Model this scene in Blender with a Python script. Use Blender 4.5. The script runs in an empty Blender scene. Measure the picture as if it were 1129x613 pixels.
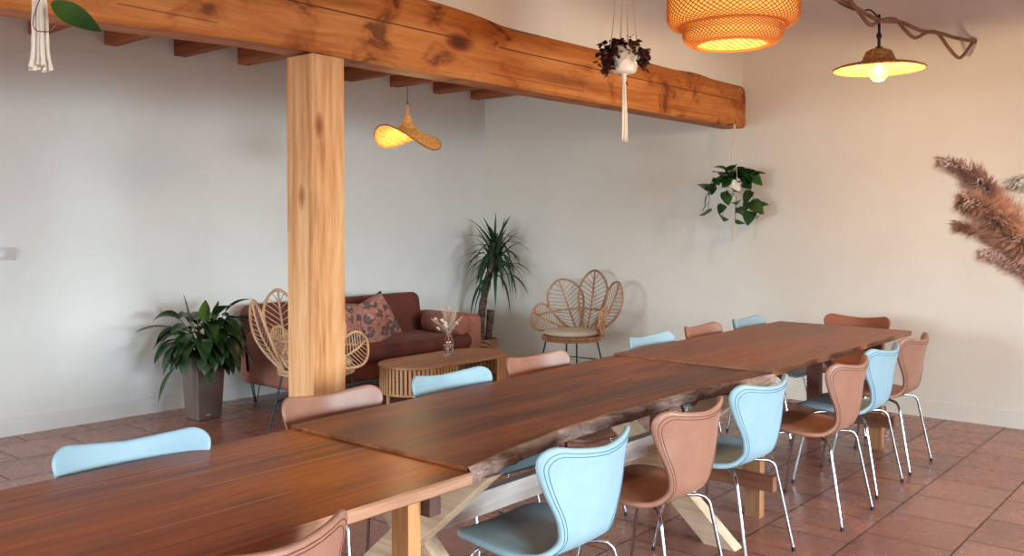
import bpy, math, random
from mathutils import Vector, Matrix, noise
random.seed(7)
PI = math.pi
SC = bpy.context.scene
COL = SC.collection
# ---------------------------------------------------------------- helpers
def setp(o, label=None, cat=None, group=None, kind=None):
    if label: o['label'] = label
    if cat: o['category'] = cat
    if group: o['group'] = group
    if kind: o['kind'] = kind
    return o
def empty(name, loc, rz=0, label=None, cat=None, group=None):
    o = bpy.data.objects.new(name, None); COL.objects.link(o)
    o.empty_display_size = .1
    o.location = loc; o.rotation_euler = (0, 0, rz)
    return setp(o, label, cat, group)
class MB:
    def __init__(s): s.v = []; s.f = []
    def add(s, vs, fs):
        b = len(s.v); s.v += [tuple(v) for v in vs]; s.f += [tuple(b+i for i in f) for f in fs]; return s
    def box(s, x0, x1, y0, y1, z0, z1, M=None, bev=0):
        if bev > 0: return s.bbox(x0, x1, y0, y1, z0, z1, bev, M)
        vs = [Vector(p) for p in ((x0,y0,z0),(x1,y0,z0),(x1,y1,z0),(x0,y1,z0),(x0,y0,z1),(x1,y0,z1),(x1,y1,z1),(x0,y1,z1))]
        if M: vs = [M @ v for v in vs]
        return s.add(vs, [(0,3,2,1),(4,5,6,7),(0,1,5,4),(1,2,6,5),(2,3,7,6),(3,0,4,7)])
    def bbox(s, x0, x1, y0, y1, z0, z1, b, M=None, n=4):
        # rounded box : sphere-octant corners
        cx_, cy_, cz_ = (x0+x1)/2, (y0+y1)/2, (z0+z1)/2
        hx, hy, hz = (x1-x0)/2, (y1-y0)/2, (z1-z0)/2
        b = min(b, hx, hy, hz)
        # latitude/longitude mapping of a sphere then pushed out
        N = 4*n; vs = []; fs = []
        lat = []
        for i in range(n+1): lat.append((-1, -PI/2 + i*PI/2/n))
        for i in range(n+1): lat.append((1, i*PI/2/n))
        lon = []
        for q, (sx, sy) in enumerate(((1,1),(-1,1),(-1,-1),(1,-1))):
            for i in range(n+1): lon.append((sx, sy, q*PI/2 + i*PI/2/n))
        for sz, la in lat:
            for sx, sy, lo in lon:
                p = Vector((cx_+sx*(hx-b)+b*math.cos(la)*math.cos(lo), cy_+sy*(hy-b)+b*math.cos(la)*math.sin(lo), cz_+sz*(hz-b)+b*math.sin(la)))
                vs.append(M @ p if M else p)
        L = len(lon)
        for i in range(len(lat)-1):
            for j in range(L):
                fs.append((i*L+j, i*L+(j+1)%L, (i+1)*L+(j+1)%L, (i+1)*L+j))
        fs.append(tuple(reversed(range(L)))); fs.append(tuple((len(lat)-1)*L+j for j in range(L)))
        return s.add(vs, fs)
    def tube(s, pts, r, n=8, closed=False, cap=True):
        pts = [Vector(p) for p in pts]; m = len(pts)
        if m < 2: return s
        rr = r if isinstance(r, (list, tuple)) else [r]*m
        tans = []
        for i in range(m):
            a = pts[(i-1) % m] if (closed or i > 0) else pts[i]
            b = pts[(i+1) % m] if (closed or i < m-1) else pts[i]
            t = (b-a); tans.append(t.normalized() if t.length > 1e-9 else Vector((0,0,1)))
        t0 = tans[0]; up = Vector((0,0,1)) if abs(t0.z) < .9 else Vector((1,0,0))
        nrm = (up - t0*up.dot(t0)).normalized()
        vs = []; prev = t0
        for i in range(m):
            t = tans[i]
            ax = prev.cross(t)
            if ax.length > 1e-8:
                nrm = Matrix.Rotation(prev.angle(t), 3, ax.normalized()) @ nrm
            nrm = (nrm - t*nrm.dot(t)).normalized()
            bn = t.cross(nrm); prev = t
            for k in range(n):
                a = 2*PI*k/n
                vs.append(pts[i] + (nrm*math.cos(a)+bn*math.sin(a))*rr[i])
        fs = []
        for i in range(m if closed else m-1):
            for k in range(n):
                i2 = (i+1) % m
                fs.append((i*n+k, i*n+(k+1) % n, i2*n+(k+1) % n, i2*n+k))
        if cap and not closed:
            fs.append(tuple(reversed(range(n)))); fs.append(tuple((m-1)*n+k for k in range(n)))
        return s.add(vs, fs)
    def lathe(s, prof, n=32, c=(0,0,0), cap=False):
        vs = []; fs = []
        for r, z in prof:
            for k in range(n):
                a = 2*PI*k/n; vs.append((c[0]+r*math.cos(a), c[1]+r*math.sin(a), c[2]+z))
        for i in range(len(prof)-1):
            for k in range(n):
                fs.append((i*n+k, i*n+(k+1) % n, (i+1)*n+(k+1) % n, (i+1)*n+k))
        if cap:
            fs.append(tuple(reversed(range(n)))); fs.append(tuple((len(prof)-1)*n+k for k in range(n)))
        return s.add(vs, fs)
    def grid(s, P):
        h = len(P); w = len(P[0])
        vs = [p for row in P for p in row]
        fs = [(i*w+j, i*w+j+1, (i+1)*w+j+1, (i+1)*w+j) for i in range(h-1) for j in range(w-1)]
        return s.add(vs, fs)
    def build(s, name, mat, parent=None, smooth=True, label=None, cat=None, group=None, kind=None, loc=None, sub=0, ang=35, weld=False):
        me = bpy.data.meshes.new(name); me.from_pydata(s.v, [], s.f); me.update()
        if weld or not smooth or ang < 179:
            pass
        o = bpy.data.objects.new(name, me); COL.objects.link(o)
        if mat: me.materials.append(mat)
        if smooth:
            me.polygons.foreach_set('use_smooth', [True]*len(me.polygons))
            try: me.set_sharp_from_angle(angle=math.radians(ang))
            except Exception: pass
        if weld:
            w = o.modifiers.new('w', 'WELD'); w.merge_threshold = 1e-4
        if sub:
            m = o.modifiers.new('s', 'SUBSURF'); m.levels = sub; m.render_levels = sub
        if parent: o.parent = parent
        if loc: o.location = loc
        return setp(o, label, cat, group, kind)
def copy_tree(o, parent=None):
    c = o.copy(); COL.objects.link(c)
    if parent: c.parent = parent; c.matrix_parent_inverse = o.matrix_parent_inverse
    for ch in list(o.children): copy_tree(ch, c)
    return c
def cr(pts, n=8, closed=False):
    pts = [Vector(p) for p in pts]; out = []; m = len(pts)
    for i in range(m if closed else m-1):
        if closed: p0, p1, p2, p3 = pts[(i-1) % m], pts[i], pts[(i+1) % m], pts[(i+2) % m]
        else: p0, p1, p2, p3 = pts[max(i-1,0)], pts[i], pts[i+1], pts[min(i+2,m-1)]
        for k in range(n):
            t = k/n
            out.append(.5*((2*p1)+(p2-p0)*t+(2*p0-5*p1+4*p2-p3)*t*t+(3*p1-p0-3*p2+p3)*t**3))
    if not closed: out.append(pts[-1])
    return out
def interp(x, xs, ys):
    if x <= xs[0]: return ys[0]
    for i in range(len(xs)-1):
        if x <= xs[i+1]:
            t = (x-xs[i])/(xs[i+1]-xs[i]); return ys[i]+(ys[i+1]-ys[i])*t
    return ys[-1]
def lerp(a, b, t): return a+(b-a)*t
# ---------------------------------------------------------------- materials
def lin(c):
    return tuple((x/12.92 if x <= .04045 else ((x+.055)/1.055)**2.4) for x in [v/255 for v in c])+(1,)
def mat(name, col, rough=.6, metal=0, **kw):
    m = bpy.data.materials.new(name); m.use_nodes = True
    b = m.node_tree.nodes['Principled BSDF']
    b.inputs['Base Color'].default_value = lin(col)
    b.inputs['Roughness'].default_value = rough; b.inputs['Metallic'].default_value = metal
    for k, v in kw.items(): b.inputs[k.replace('_', ' ')].default_value = v
    return m
class NT:
    def __init__(s, m): s.t = m.node_tree; s.b = s.t.nodes['Principled BSDF']
    def n(s, typ, **kw):
        nd = s.t.nodes.new(typ)
        for k, v in kw.items():
            if k.startswith('i_'):
                key = k[2:].replace('_', ' ')
                nd.inputs[int(key) if key.isdigit() else key].default_value = v
            else: setattr(nd, k, v)
        return nd
    def l(s, a, b): s.t.links.new(a, b)
    def coord(s, scale=(1,1,1), loc=(0,0,0), rot=(0,0,0), kind='Object'):
        tc = s.n('ShaderNodeTexCoord'); mp = s.n('ShaderNodeMapping')
        mp.inputs['Scale'].default_value = scale; mp.inputs['Location'].default_value = loc; mp.inputs['Rotation'].default_value = rot
        s.l(tc.outputs[kind], mp.inputs[0]); return mp.outputs[0]
    def ramp(s, fac, stops):
        r = s.n('ShaderNodeValToRGB'); e = r.color_ramp.elements
        while len(e) < len(stops): e.new(.5)
        for i, (p, c) in enumerate(stops):
            e[i].position = p; e[i].color = lin(c) if len(c) == 3 else c
        s.l(fac, r.inputs[0]); return r.outputs[0]
    def mix(s, fac, a, b, mode='MIX'):
        m = s.n('ShaderNodeMix', data_type='RGBA', blend_type=mode)
        for sock, v in ((m.inputs[0], fac), (m.inputs[6], a), (m.inputs[7], b)):
            if isinstance(v, bpy.types.NodeSocket): s.l(v, sock)
            else: sock.default_value = v
        return m.outputs[2]
    def math(s, op, a, b=0, c=None):
        m = s.n('ShaderNodeMath', operation=op)
        for i, v in enumerate((a, b) if c is None else (a, b, c)):
            if isinstance(v, bpy.types.NodeSocket): s.l(v, m.inputs[i])
            else: m.inputs[i].default_value = v
        return m.outputs[0]
    def noise(s, vec, scale, detail=4, rough=.55, dist=0):
        n = s.n('ShaderNodeTexNoise'); s.l(vec, n.inputs['Vector'])
        n.inputs['Scale'].default_value = scale; n.inputs['Detail'].default_value = detail
        n.inputs['Roughness'].default_value = rough; n.inputs['Distortion'].default_value = dist
        return n.outputs['Fac']
    def bump(s, h, strength=.3, dist=.01):
        b = s.n('ShaderNodeBump'); b.inputs['Strength'].default_value = strength; b.inputs['Distance'].default_value = dist
        s.l(h, b.inputs['Height']); s.l(b.outputs[0], s.b.inputs['Normal'])
def K(v): return (v, v, v, 1)

def wood(name, dark, mid, light, axis='x', grain=14, rough=.45, knots=0.0, dist=1.2, streak=.5, big=1.6, spec=.5, seam=None, seamcol=(60,25,10), stain=0, bump=.15, kn=1):
    m = mat(name, mid, rough); t = NT(m)
    t.b.inputs['Specular IOR Level'].default_value = spec
    st = {'x': (.06, 1, 1), 'y': (1, .06, 1), 'z': (1, 1, .06)}[axis]
    v = t.coord(st)
    v2 = t.coord({'x': (.25,1,1), 'y': (1,.25,1), 'z': (1,1,.25)}[axis])
    warp = t.noise(v2, big*1.3, 2, .5)
    vm = t.n('ShaderNodeVectorMath', operation='MULTIPLY_ADD')
    cmb = t.n('ShaderNodeCombineXYZ')
    for i, a in enumerate('xyz'):
        if a != axis: t.l(warp, cmb.inputs[i])
    t.l(cmb.outputs[0], vm.inputs[0]); vm.inputs[1].default_value = (.12*dist,)*3; t.l(v, vm.inputs[2])
    g1 = t.noise(vm.outputs[0], grain, 5, .62)
    g2 = t.noise(vm.outputs[0], grain*5, 3, .6)
    mx = t.math('MULTIPLY_ADD', g2, .35, t.math('MULTIPLY', g1, .75))
    c = t.ramp(mx, [(.36, dark), (.52, mid), (.68, light)])
    # broad tonal variation
    b = t.noise(v2, big, 3, .5)
    c = t.mix(streak, c, t.ramp(b, [(.3, (120,120,120)), (.5, (235,235,235)), (.7, (255,255,255))]), 'MULTIPLY')
    if knots:
        vk = t.coord({'x': (.45,1,1), 'y': (1,.45,1), 'z': (1,1,.45)}[axis])
        vo = t.n('ShaderNodeTexVoronoi'); vo.inputs['Scale'].default_value = knots; t.l(vk, vo.inputs['Vector'])
        k = t.ramp(vo.outputs['Distance'], [(.03*kn, (80,40,18)), (.055*kn, (165,105,65)), (.09*kn, (255,255,255))])
        c = t.mix(.9, c, k, 'MULTIPLY')
    if stain:
        vs = t.coord((1.1,1.1,1.6))
        s1 = t.noise(vs, 2.6, 4, .65, .6)
        c = t.mix(stain, c, t.ramp(s1, [(.34, (95,62,45)), (.40, (215,190,170)), (.5, (255,255,255))]), 'MULTIPLY')
    if seam:
        tc = t.n('ShaderNodeTexCoord'); sp = t.n('ShaderNodeSeparateXYZ'); t.l(tc.outputs['Object'], sp.inputs[0])
        wv = t.noise(v2, 1.5, 2)
        ax = {'y': 1, 'z': 2, 'x': 0}[seam[0]]
        for (pos, w, thr, scol) in seam[1]:
            d = t.math('ABSOLUTE', t.math('SUBTRACT', t.math('MULTIPLY_ADD', wv, .02, sp.outputs[ax]), pos))
            on = t.math('LESS_THAN', d, w)
            gate = t.math('GREATER_THAN', t.noise(v2, 2.3+pos, 2), thr)
            c = t.mix(t.math('MULTIPLY', on, gate), c, lin(scol))
    t.l(c, t.b.inputs['Base Color'])
    t.bump(mx, bump, .004)
    r = t.n('ShaderNodeMapRange'); t.l(g1, r.inputs[0]); r.inputs[3].default_value = rough-.08; r.inputs[4].default_value = rough+.12
    t.l(r.outputs[0], t.b.inputs['Roughness'])
    return m

def plaster(ca=(222,217,204), cb=(233,229,217)):
    m = mat('plaster', (214,208,199), .92); t = NT(m)
    v = t.coord()
    a = t.noise(v, .8, 4, .6); b = t.noise(v, 60, 3)
    c = t.ramp(a, [(.3, ca), (.7, cb)])
    t.l(c, t.b.inputs['Base Color'])
    t.bump(t.math('ADD', t.math('MULTIPLY', b, .25), t.noise(v, 6, 3)), .25, .012)
    return m
def tiles():
    m = mat('terracotta_tile', (150,88,70), .3); t = NT(m)
    def brick(size, ox, oy):
        # unit grid: brick width 1, row height 1
        v = t.coord((1/size, 1/size, 1), (ox, oy, 0))
        br = t.n('ShaderNodeTexBrick'); t.l(v, br.inputs['Vector'])
        br.offset = .5; br.offset_frequency = 2; br.squash = 1
        br.inputs['Scale'].default_value = 1; br.inputs['Brick Width'].default_value = 1; br.inputs['Row Height'].default_value = 1
        br.inputs['Mortar Size'].default_value = .011; br.inputs['Mortar Smooth'].default_value = .3; br.inputs['Bias'].default_value = 0
        br.inputs['Color1'].default_value = lin((154,100,84)); br.inputs['Color2'].default_value = lin((174,120,102)); br.inputs['Mortar'].default_value = lin((58,36,32))
        return br
    b1 = brick(.405, -(5.02/.405) % 1, -(1.11/.405) % 2)
    b2 = brick(.456, -(2.53/.456) % 1, -(6.53/.456) % 2 + 1)
    tc = t.n('ShaderNodeTexCoord'); sp = t.n('ShaderNodeSeparateXYZ'); t.l(tc.outputs['Object'], sp.inputs[0])
    sel = t.math('GREATER_THAN', sp.outputs[1], 3.7)
    c = t.mix(sel, b1.outputs['Color'], b2.outputs['Color'])
    v = t.coord()
    c = t.mix(.7, c, t.ramp(t.noise(v, 2.2, 5, .6), [(.3, (214,212,210)), (.7, (255,250,246))]), 'MULTIPLY')
    t.l(c, t.b.inputs['Base Color'])
    mort = t.mix(sel, b1.outputs['Fac'], b2.outputs['Fac'])
    n = t.noise(v, 9, 4)
    rr = t.math('MULTIPLY_ADD', mort, .4, t.math('MULTIPLY_ADD', n, .22, .17))
    t.l(rr, t.b.inputs['Roughness'])
    t.bump(t.math('SUBTRACT', t.math('MULTIPLY', t.noise(v, 3.5, 3), .8), t.math('MULTIPLY', mort, 1)), .22, .005)
    return m
def leather(name, a, b, rough=.42):
    m = mat(name, a, rough); t = NT(m); v = t.coord()
    c = t.ramp(t.noise(v, 7, 4, .6), [(.3, a), (.7, b)])
    t.l(c, t.b.inputs['Base Color'])
    t.bump(t.noise(v, 260, 2), .12, .002)
    return m
def velvet(name, a, b, sc=5):
    m = mat(name, a, .8); t = NT(m); v = t.coord()
    t.l(t.ramp(t.noise(v, sc, 4, .6, .4), [(.35, a), (.68, b)]), t.b.inputs['Base Color'])
    t.b.inputs['Sheen Weight'].default_value = .2; t.b.inputs['Sheen Roughness'].default_value = .4
    t.b.inputs['Sheen Tint'].default_value = lin((220,150,130))
    return m
def glow(name, base, emi, s, rough=.7):
    m = mat(name, base, rough); b = m.node_tree.nodes['Principled BSDF']
    b.inputs['Emission Color'].default_value = lin(emi); b.inputs['Emission Strength'].default_value = s
    return m
def leafmat(name, a, b, sc=9, rough=.35):
    m = mat(name, a, rough); t = NT(m); v = t.coord()
    t.l(t.ramp(t.noise(v, sc, 3), [(.35, a), (.7, b)]), t.b.inputs['Base Color'])
    return m
M = {}
M['plaster'] = plaster()
M['tile'] = tiles()
M['plaster_cool_lit'] = plaster((219,218,211), (229,229,223))  # cool daylight on the back wall put into its plaster colour
M['blue'] = leather('blue_leather', (138,164,173), (151,177,185), .5)
M['brown'] = leather('brown_leather', (146,100,80), (164,114,92), .4)
M['brown_dark'] = leather('dark_brown_leather', (134,75,50), (150,88,60), .4)
M['blue_stitch'] = mat('blue_stitching', (62,104,124), .7)
M['brown_stitch'] = mat('brown_stitching', (98,52,36), .7)
M['chrome'] = mat('chrome', (188,190,196), .17, 1)
M['black'] = mat('black_metal', (16,15,15), .45)
M['rubber'] = mat('black_rubber', (20,20,20), .7)
M['beam'] = wood('old_beam_wood', (150,82,34), (193,115,52), (212,140,74), 'x', 9, .62, 1.5, 1.6, .35, 1.2, .3, stain=.75,
    seam=('z', [(2.565, .0035, .35, (96,48,20)), (2.40, .002, .55, (110,56,24))]), bump=.35)
M['beam_side'] = wood('joist_wood', (120,60,36), (158,88,54), (182,112,74), 'y', 9, .65, 1.5, 1.2, .4, 1.2, .3, bump=.3)
M['post'] = wood('pine_post_wood', (160,98,50), (212,148,92), (230,178,126), 'z', 12, .6, 4.0, 2.2, .25, 1.2, .3, bump=.25, kn=2.0)
M['deck'] = wood('deck_board_wood', (128,72,42), (160,96,58), (180,116,74), 'x', 8, .7)
M['t1'] = wood('orange_table_wood', (92,40,6), (170,84,16), (206,114,34), 'x', 5, .3, 3.0, 2.6, .75, 1.7, .22,
    seam=('y', [(2.50,.0018,.5,(206,150,96)),(2.24,.0016,.56,(80,36,12)),(2.63, .0040, .40, (205,150,100)), (2.635, .004, .3, (70,30,10)), (2.36, .0035, .50, (196,140,90)), (2.13, .0034, .48, (190,130,76)), (1.99,.002,.45,(74,36,14))]), bump=.08)
M['t2'] = wood('walnut_slab_wood', (54,24,10), (122,64,34), (170,102,60), 'x', 6, .36, 0, 3.6, .6, 2.2, .3, bump=.1)
M['t3'] = wood('red_brown_table_wood', (100,56,34), (138,84,56), (160,104,72), 'x', 7, .42, 0, 1.6, .5, 1.6, .4,
    seam=('y', [(2.41, .0035, .2, (84,44,26)), (2.425, .0015, .4, (180,132,98))]), bump=.1)
M['t1edge'] = wood('pink_raw_edge_wood', (150,96,66), (186,130,96), (206,156,120), 'x', 14, .6)
M['t3edge'] = wood('brown_board_edge', (110,58,34), (146,84,52), (170,104,68), 'x', 14, .5)
M['bark'] = wood('bark', (74,54,46), (138,110,98), (182,152,136), 'x', 22, .8, 0, 2, .7, 6, .3, bump=.9)
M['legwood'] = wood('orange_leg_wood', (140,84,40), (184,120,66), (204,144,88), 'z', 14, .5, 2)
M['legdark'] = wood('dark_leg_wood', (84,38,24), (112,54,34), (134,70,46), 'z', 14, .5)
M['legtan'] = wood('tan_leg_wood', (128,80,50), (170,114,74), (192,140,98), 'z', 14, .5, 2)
M['legbrown'] = wood('dark_bearer_wood', (50,30,22), (76,46,34), (96,62,46), 'y', 10, .6)
M['pale'] = wood('pale_trestle_wood', (184,146,112), (220,186,152), (236,208,178), 'y', 10, .6, 3.4, 1, .25)
M['grey'] = wood('grey_weathered_wood', (150,136,128), (190,176,166), (214,202,192), 'x', 12, .6, 0, 1, .4)
M['bar'] = wood('brown_crossbar_wood', (96,54,34), (132,80,54), (156,100,70), 'y', 10, .5)
M['velvet'] = velvet('rust_velvet', (88,40,30), (112,54,40))
M['velvet_light'] = velvet('light_rust_velvet', (146,90,72), (172,112,90), 4)  # lighter tone of the rust velvet
M['bolster'] = velvet('bolster_velvet', (150,92,72), (170,108,86), 6)
M['rattan'] = wood('rattan_cane', (150,96,62), (184,130,90), (204,156,114), 'z', 20, .5)
M['rattan2'] = wood('pale_rattan_cane', (170,120,84), (204,158,118), (222,182,142), 'z', 20, .5)
M['cream'] = mat('cream_cushion_cloth', (226,214,192), .9)
M['oak'] = wood('honey_oak', (160,108,66), (190,136,90), (206,154,106), 'x', 9, .5, 0, 1)
M['oak_slat'] = mat('oak_slat', (198,146,100), .6)
M['dark'] = mat('dark_inside', (60,26,20), .9)
M['leaf'] = leafmat('dark_green_leaf', (24,44,20), (52,80,34))
M['leaf2'] = leafmat('bright_green_leaf', (66,100,34), (92,128,48))
M['yucca'] = leafmat('yucca_leaf', (20,44,24), (44,78,38), 6, .45)
M['pothos'] = leafmat('pothos_leaf', (26,58,24), (50,92,36), 12, .35)
M['burgundy'] = leafmat('burgundy_leaf', (52,22,22), (84,38,36), 14, .5)
M['stem'] = mat('reddish_stem', (110,72,54), .7)
M['gstem'] = mat('green_stem', (90,110,60), .6)
M['trunk'] = wood('yucca_trunk', (52,38,34), (92,72,64), (150,128,114), 'x', 30, .85, 0, 1, .5, 12, .2, bump=1)
M['planter'] = mat('taupe_planter', (104,86,76), .4)
M['soil'] = mat('soil', (40,28,20), 1)
M['white'] = mat('white_ceramic', (236,228,214), .35)
M['cotton'] = mat('macrame_cotton', (226,212,192), .9)
M['rope'] = wood('brown_rope', (96,62,44), (136,96,72), (158,118,92), 'x', 60, .9)
M['pampas'] = mat('pampas_dusky', (236,192,160), 1)
M['pampas2'] = mat('pampas_brown', (218,176,152), 1)
M['pampas3'] = mat('pampas_cream', (230,210,186), 1)
M['switch'] = mat('switch_plastic', (206,204,200), .35)
M['glass'] = mat('clear_glass', (250,250,250), .03, 0, Transmission_Weight=1.0, IOR=1.45)
M['label_pink'] = mat('pink_band', (186,120,104), .7)
M['socketwood'] = mat('turned_wood_socket', (196,150,110), .6)
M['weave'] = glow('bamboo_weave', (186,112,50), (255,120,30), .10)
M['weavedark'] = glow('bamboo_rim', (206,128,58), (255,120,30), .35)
M['bulb'] = glow('lit_bulb', (255,220,150), (255,214,130), 12)
M['bulbglass'] = glow('lit_bulb_glass', (255,190,90), (255,176,70), 1.0)
M['bulbglass'].node_tree.nodes['Principled BSDF'].inputs['Alpha'].default_value = .45
M['paint_white'] = mat('white_paint', (226,222,214), .6)

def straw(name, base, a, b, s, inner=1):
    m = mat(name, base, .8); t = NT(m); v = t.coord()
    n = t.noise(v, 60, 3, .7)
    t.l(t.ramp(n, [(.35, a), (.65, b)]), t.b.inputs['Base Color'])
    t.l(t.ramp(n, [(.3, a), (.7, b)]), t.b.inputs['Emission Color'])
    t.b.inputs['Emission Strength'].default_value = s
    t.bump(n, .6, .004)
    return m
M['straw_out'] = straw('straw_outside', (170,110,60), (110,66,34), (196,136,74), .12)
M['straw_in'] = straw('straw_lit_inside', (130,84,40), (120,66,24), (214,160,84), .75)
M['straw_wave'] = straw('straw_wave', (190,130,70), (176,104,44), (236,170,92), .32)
M['straw_dark'] = straw('straw_darker', (150,96,56), (110,64,34), (186,124,70), .10)  # darker straw for the lamp rims

def floral():
    m = mat('floral_cloth', (164,108,94), .85); t = NT(m); v = t.coord((1,1,1))
    vo = t.n('ShaderNodeTexVoronoi', feature='F1'); vo.inputs['Scale'].default_value = 9; t.l(v, vo.inputs['Vector'])
    rings = t.math('SINE', t.math('MULTIPLY', vo.outputs['Distance'], 62))
    c = t.ramp(vo.outputs['Distance'], [(.0, (120,70,62)), (.2, (108,96,94)), (.42, (96,66,60)), (.5, (176,118,102))])
    c = t.mix(t.math('MULTIPLY', t.math('GREATER_THAN', rings, .55), .55), c, lin((84,58,54)))
    n = t.noise(v, 22, 3)
    c = t.mix(t.math('GREATER_THAN', n, .58), c, lin((190,134,116)))
    t.l(c, t.b.inputs['Base Color']); return m
M['floral'] = floral()
def basketmat():
    m = mat('woven_basket', (190,146,104), .8); t = NT(m); v = t.coord()
    w = t.n('ShaderNodeTexWave', wave_type='BANDS', bands_direction='DIAGONAL'); w.inputs['Scale'].default_value = 14; w.inputs['Distortion'].default_value = 1; t.l(v, w.inputs['Vector'])
    t.l(t.ramp(w.outputs['Color'], [(.2, (140,98,64)), (.7, (206,164,122))]), t.b.inputs['Base Color'])
    t.bump(w.outputs['Color'], .8, .01); return m
M['basket'] = basketmat()

# ---------------------------------------------------------------- setting
XB = 7.38
def YA(x): return 6.80 - (x-2.46)*(.115/4.93)     # long wall runs very slightly askew
YC = 3.60                                          # beam front
CE = 3.9
X0, Y0 = -5.0, -5.5
def quad(name, pts, m, kind='structure', n=None):
    b = MB(); b.add(pts, [(0,1,2,3)]); return b.build(name, m, None, False, kind=kind)
def slab(name, pts, off, m):
    pts = [Vector(p) for p in pts]; off = Vector(off)
    b = MB(); b.add(pts+[p+off for p in pts], [(0,1,2,3),(7,6,5,4),(0,4,5,1),(1,5,6,2),(2,6,7,3),(3,7,4,0)])
    return b.build(name, m, None, False, kind='structure')
slab('floor', [(X0-.1,Y0-.1,0),(XB+.1,Y0-.1,0),(XB+.1,7.1,0),(X0-.1,7.1,0)], (0,0,-.1), M['tile'])
slab('wall_back', [(X0-.1,YA(X0),0),(XB,YA(XB),0),(XB,YA(XB),CE),(X0-.1,YA(X0),CE)], (0,.1,0), M['plaster_cool_lit'])
slab('wall_right', [(XB,Y0-.1,0),(XB,YA(XB)+.1,0),(XB,YA(XB)+.1,CE),(XB,Y0-.1,CE)], (.1,0,0), M['plaster'])
def wall_open(name, axis, c, a0, a1, th, holes):
    b = MB()
    def bx(u0,u1,z0,z1):
        if axis == 'y': b.box(u0,u1,c-th,c,z0,z1)
        else: b.box(c-th,c,u0,u1,z0,z1)
    zs0, zs1 = holes[0][2], holes[0][3]
    bx(a0,a1,0,zs0); bx(a0,a1,zs1,CE)
    cur = a0
    for h in holes: bx(cur,h[0],zs0,zs1); cur = h[1]
    bx(cur,a1,zs0,zs1)
    return b.build(name, M['plaster'], None, False, kind='structure')
wf = [(-1.2,1.2,.6,2.5),(2.8,5.2,.6,2.5)]
wl = [(-3.0,-.8,.6,2.5),(.8,3.0,.6,2.5),(4.3,6.3,.6,2.5)]  # last opening, in the lounge, added to brighten the right wall
wall_open('wall_front', 'y', Y0, X0-.1, XB, .12, wf)
wall_open('wall_left', 'x', X0, Y0, YA(X0), .12, wl)
k = 0
for ax, hs in (('y', wf), ('x', wl)):
    for (a, b_, z0, z1) in hs:
        k += 1
        fr = MB(); w = .05
        def fb(u0,u1,z0,z1):
            if ax == 'y': fr.box(u0,u1,Y0-.09,Y0-.03,z0,z1)
            else: fr.box(X0-.09,X0-.03,u0,u1,z0,z1)
        fb(a,a+w,z0,z1); fb(b_-w,b_,z0,z1); fb(a+w,b_-w,z0,z0+w); fb(a+w,b_-w,z1-w,z1); fb((a+b_)/2-.025,(a+b_)/2+.025,z0+w,z1-w)
        fr.build('window_%d' % k, M['paint_white'], None, False, kind='structure')
slab('ceiling', [(X0-.1,Y0-.1,CE),(XB+.1,Y0-.1,CE),(XB+.1,7.1,CE),(X0-.1,7.1,CE)], (0,0,.1), M['deck'])  # unseen ceiling, dark timber picked to darken the upper walls
# partition above beam and deck over lounge
b = MB(); b.box(X0, XB, YC+.03, YC+.13, 2.70, CE); b.build('wall_above_beam', M['plaster'], None, False, kind='structure')
b = MB(); b.box(X0, XB, YC+.14, YA(XB)-.02, 3.0, 3.04); b.build('ceiling_lounge', M['deck'], None, False, kind='structure')
# baseboards
def bb_line(name, p, q, inward, mt='plaster'):
    p = Vector(p); q = Vector(q); inn = Vector(inward)
    b = MB(); h = .125; t = .014
    b.add([p, q, q+inn*t, p+inn*t] + [v+Vector((0,0,h)) for v in (p,q,q+inn*t*.8,p+inn*t*.8)],
          [(0,1,2,3),(4,7,6,5),(0,4,5,1),(1,5,6,2),(2,6,7,3),(3,7,4,0)])
    b.build(name, M[mt], None, False, kind='structure')
bb_line('baseboard_back', (X0,YA(X0)-.001,0), (XB,YA(XB)-.001,0), (0,-1,0), 'plaster_cool_lit')
bb_line('baseboard_right', (XB-.001,Y0,0), (XB-.001,YA(XB)-.015,0), (-1,0,0))

# main beam : a rough hewn timber with an uneven top
b = MB(); rows = []
nx = 110
def bn(x, s): return noise.noise(Vector((x*1.3, s*7.1, 0)))
for i in range(nx+1):
    x = lerp(X0+.02, XB-.004, i/nx)
    ztop = 2.70 + .022*bn(x, 1) + (.03 if x < 4.3 else 0)*max(0, min(1, (4.3-x)*3)) - .0*x
    zb = 2.335 + .006*bn(x, 2) - max(0, (2.4-x))*.035
    wob = .008*bn(x*2, 3)
    y0 = YC + .004*bn(x*2, 4); y1 = YC + .24
    rows.append([(x,y1,ztop),(x,y0+.03+wob,ztop),(x,y0+.006,ztop-.03),(x,y0-.004,2.57),(x,y0,2.45),(x,y0,zb+.02),(x,y0+.02,zb),(x,y1-.02,zb+.006),(x,y1,zb+.02),(x,y1,ztop)])
b.grid(rows)
nn = len(rows[0]); b.f.append(tuple(range(nn-1))); b.f.append(tuple(reversed(range(nx*nn, nx*nn+nn-1))))
b.build('ceiling_beam', M['beam'], None, True, 'massive rough orange-brown timber beam running overhead, resting on the square post', 'beam', ang=40)

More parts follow.
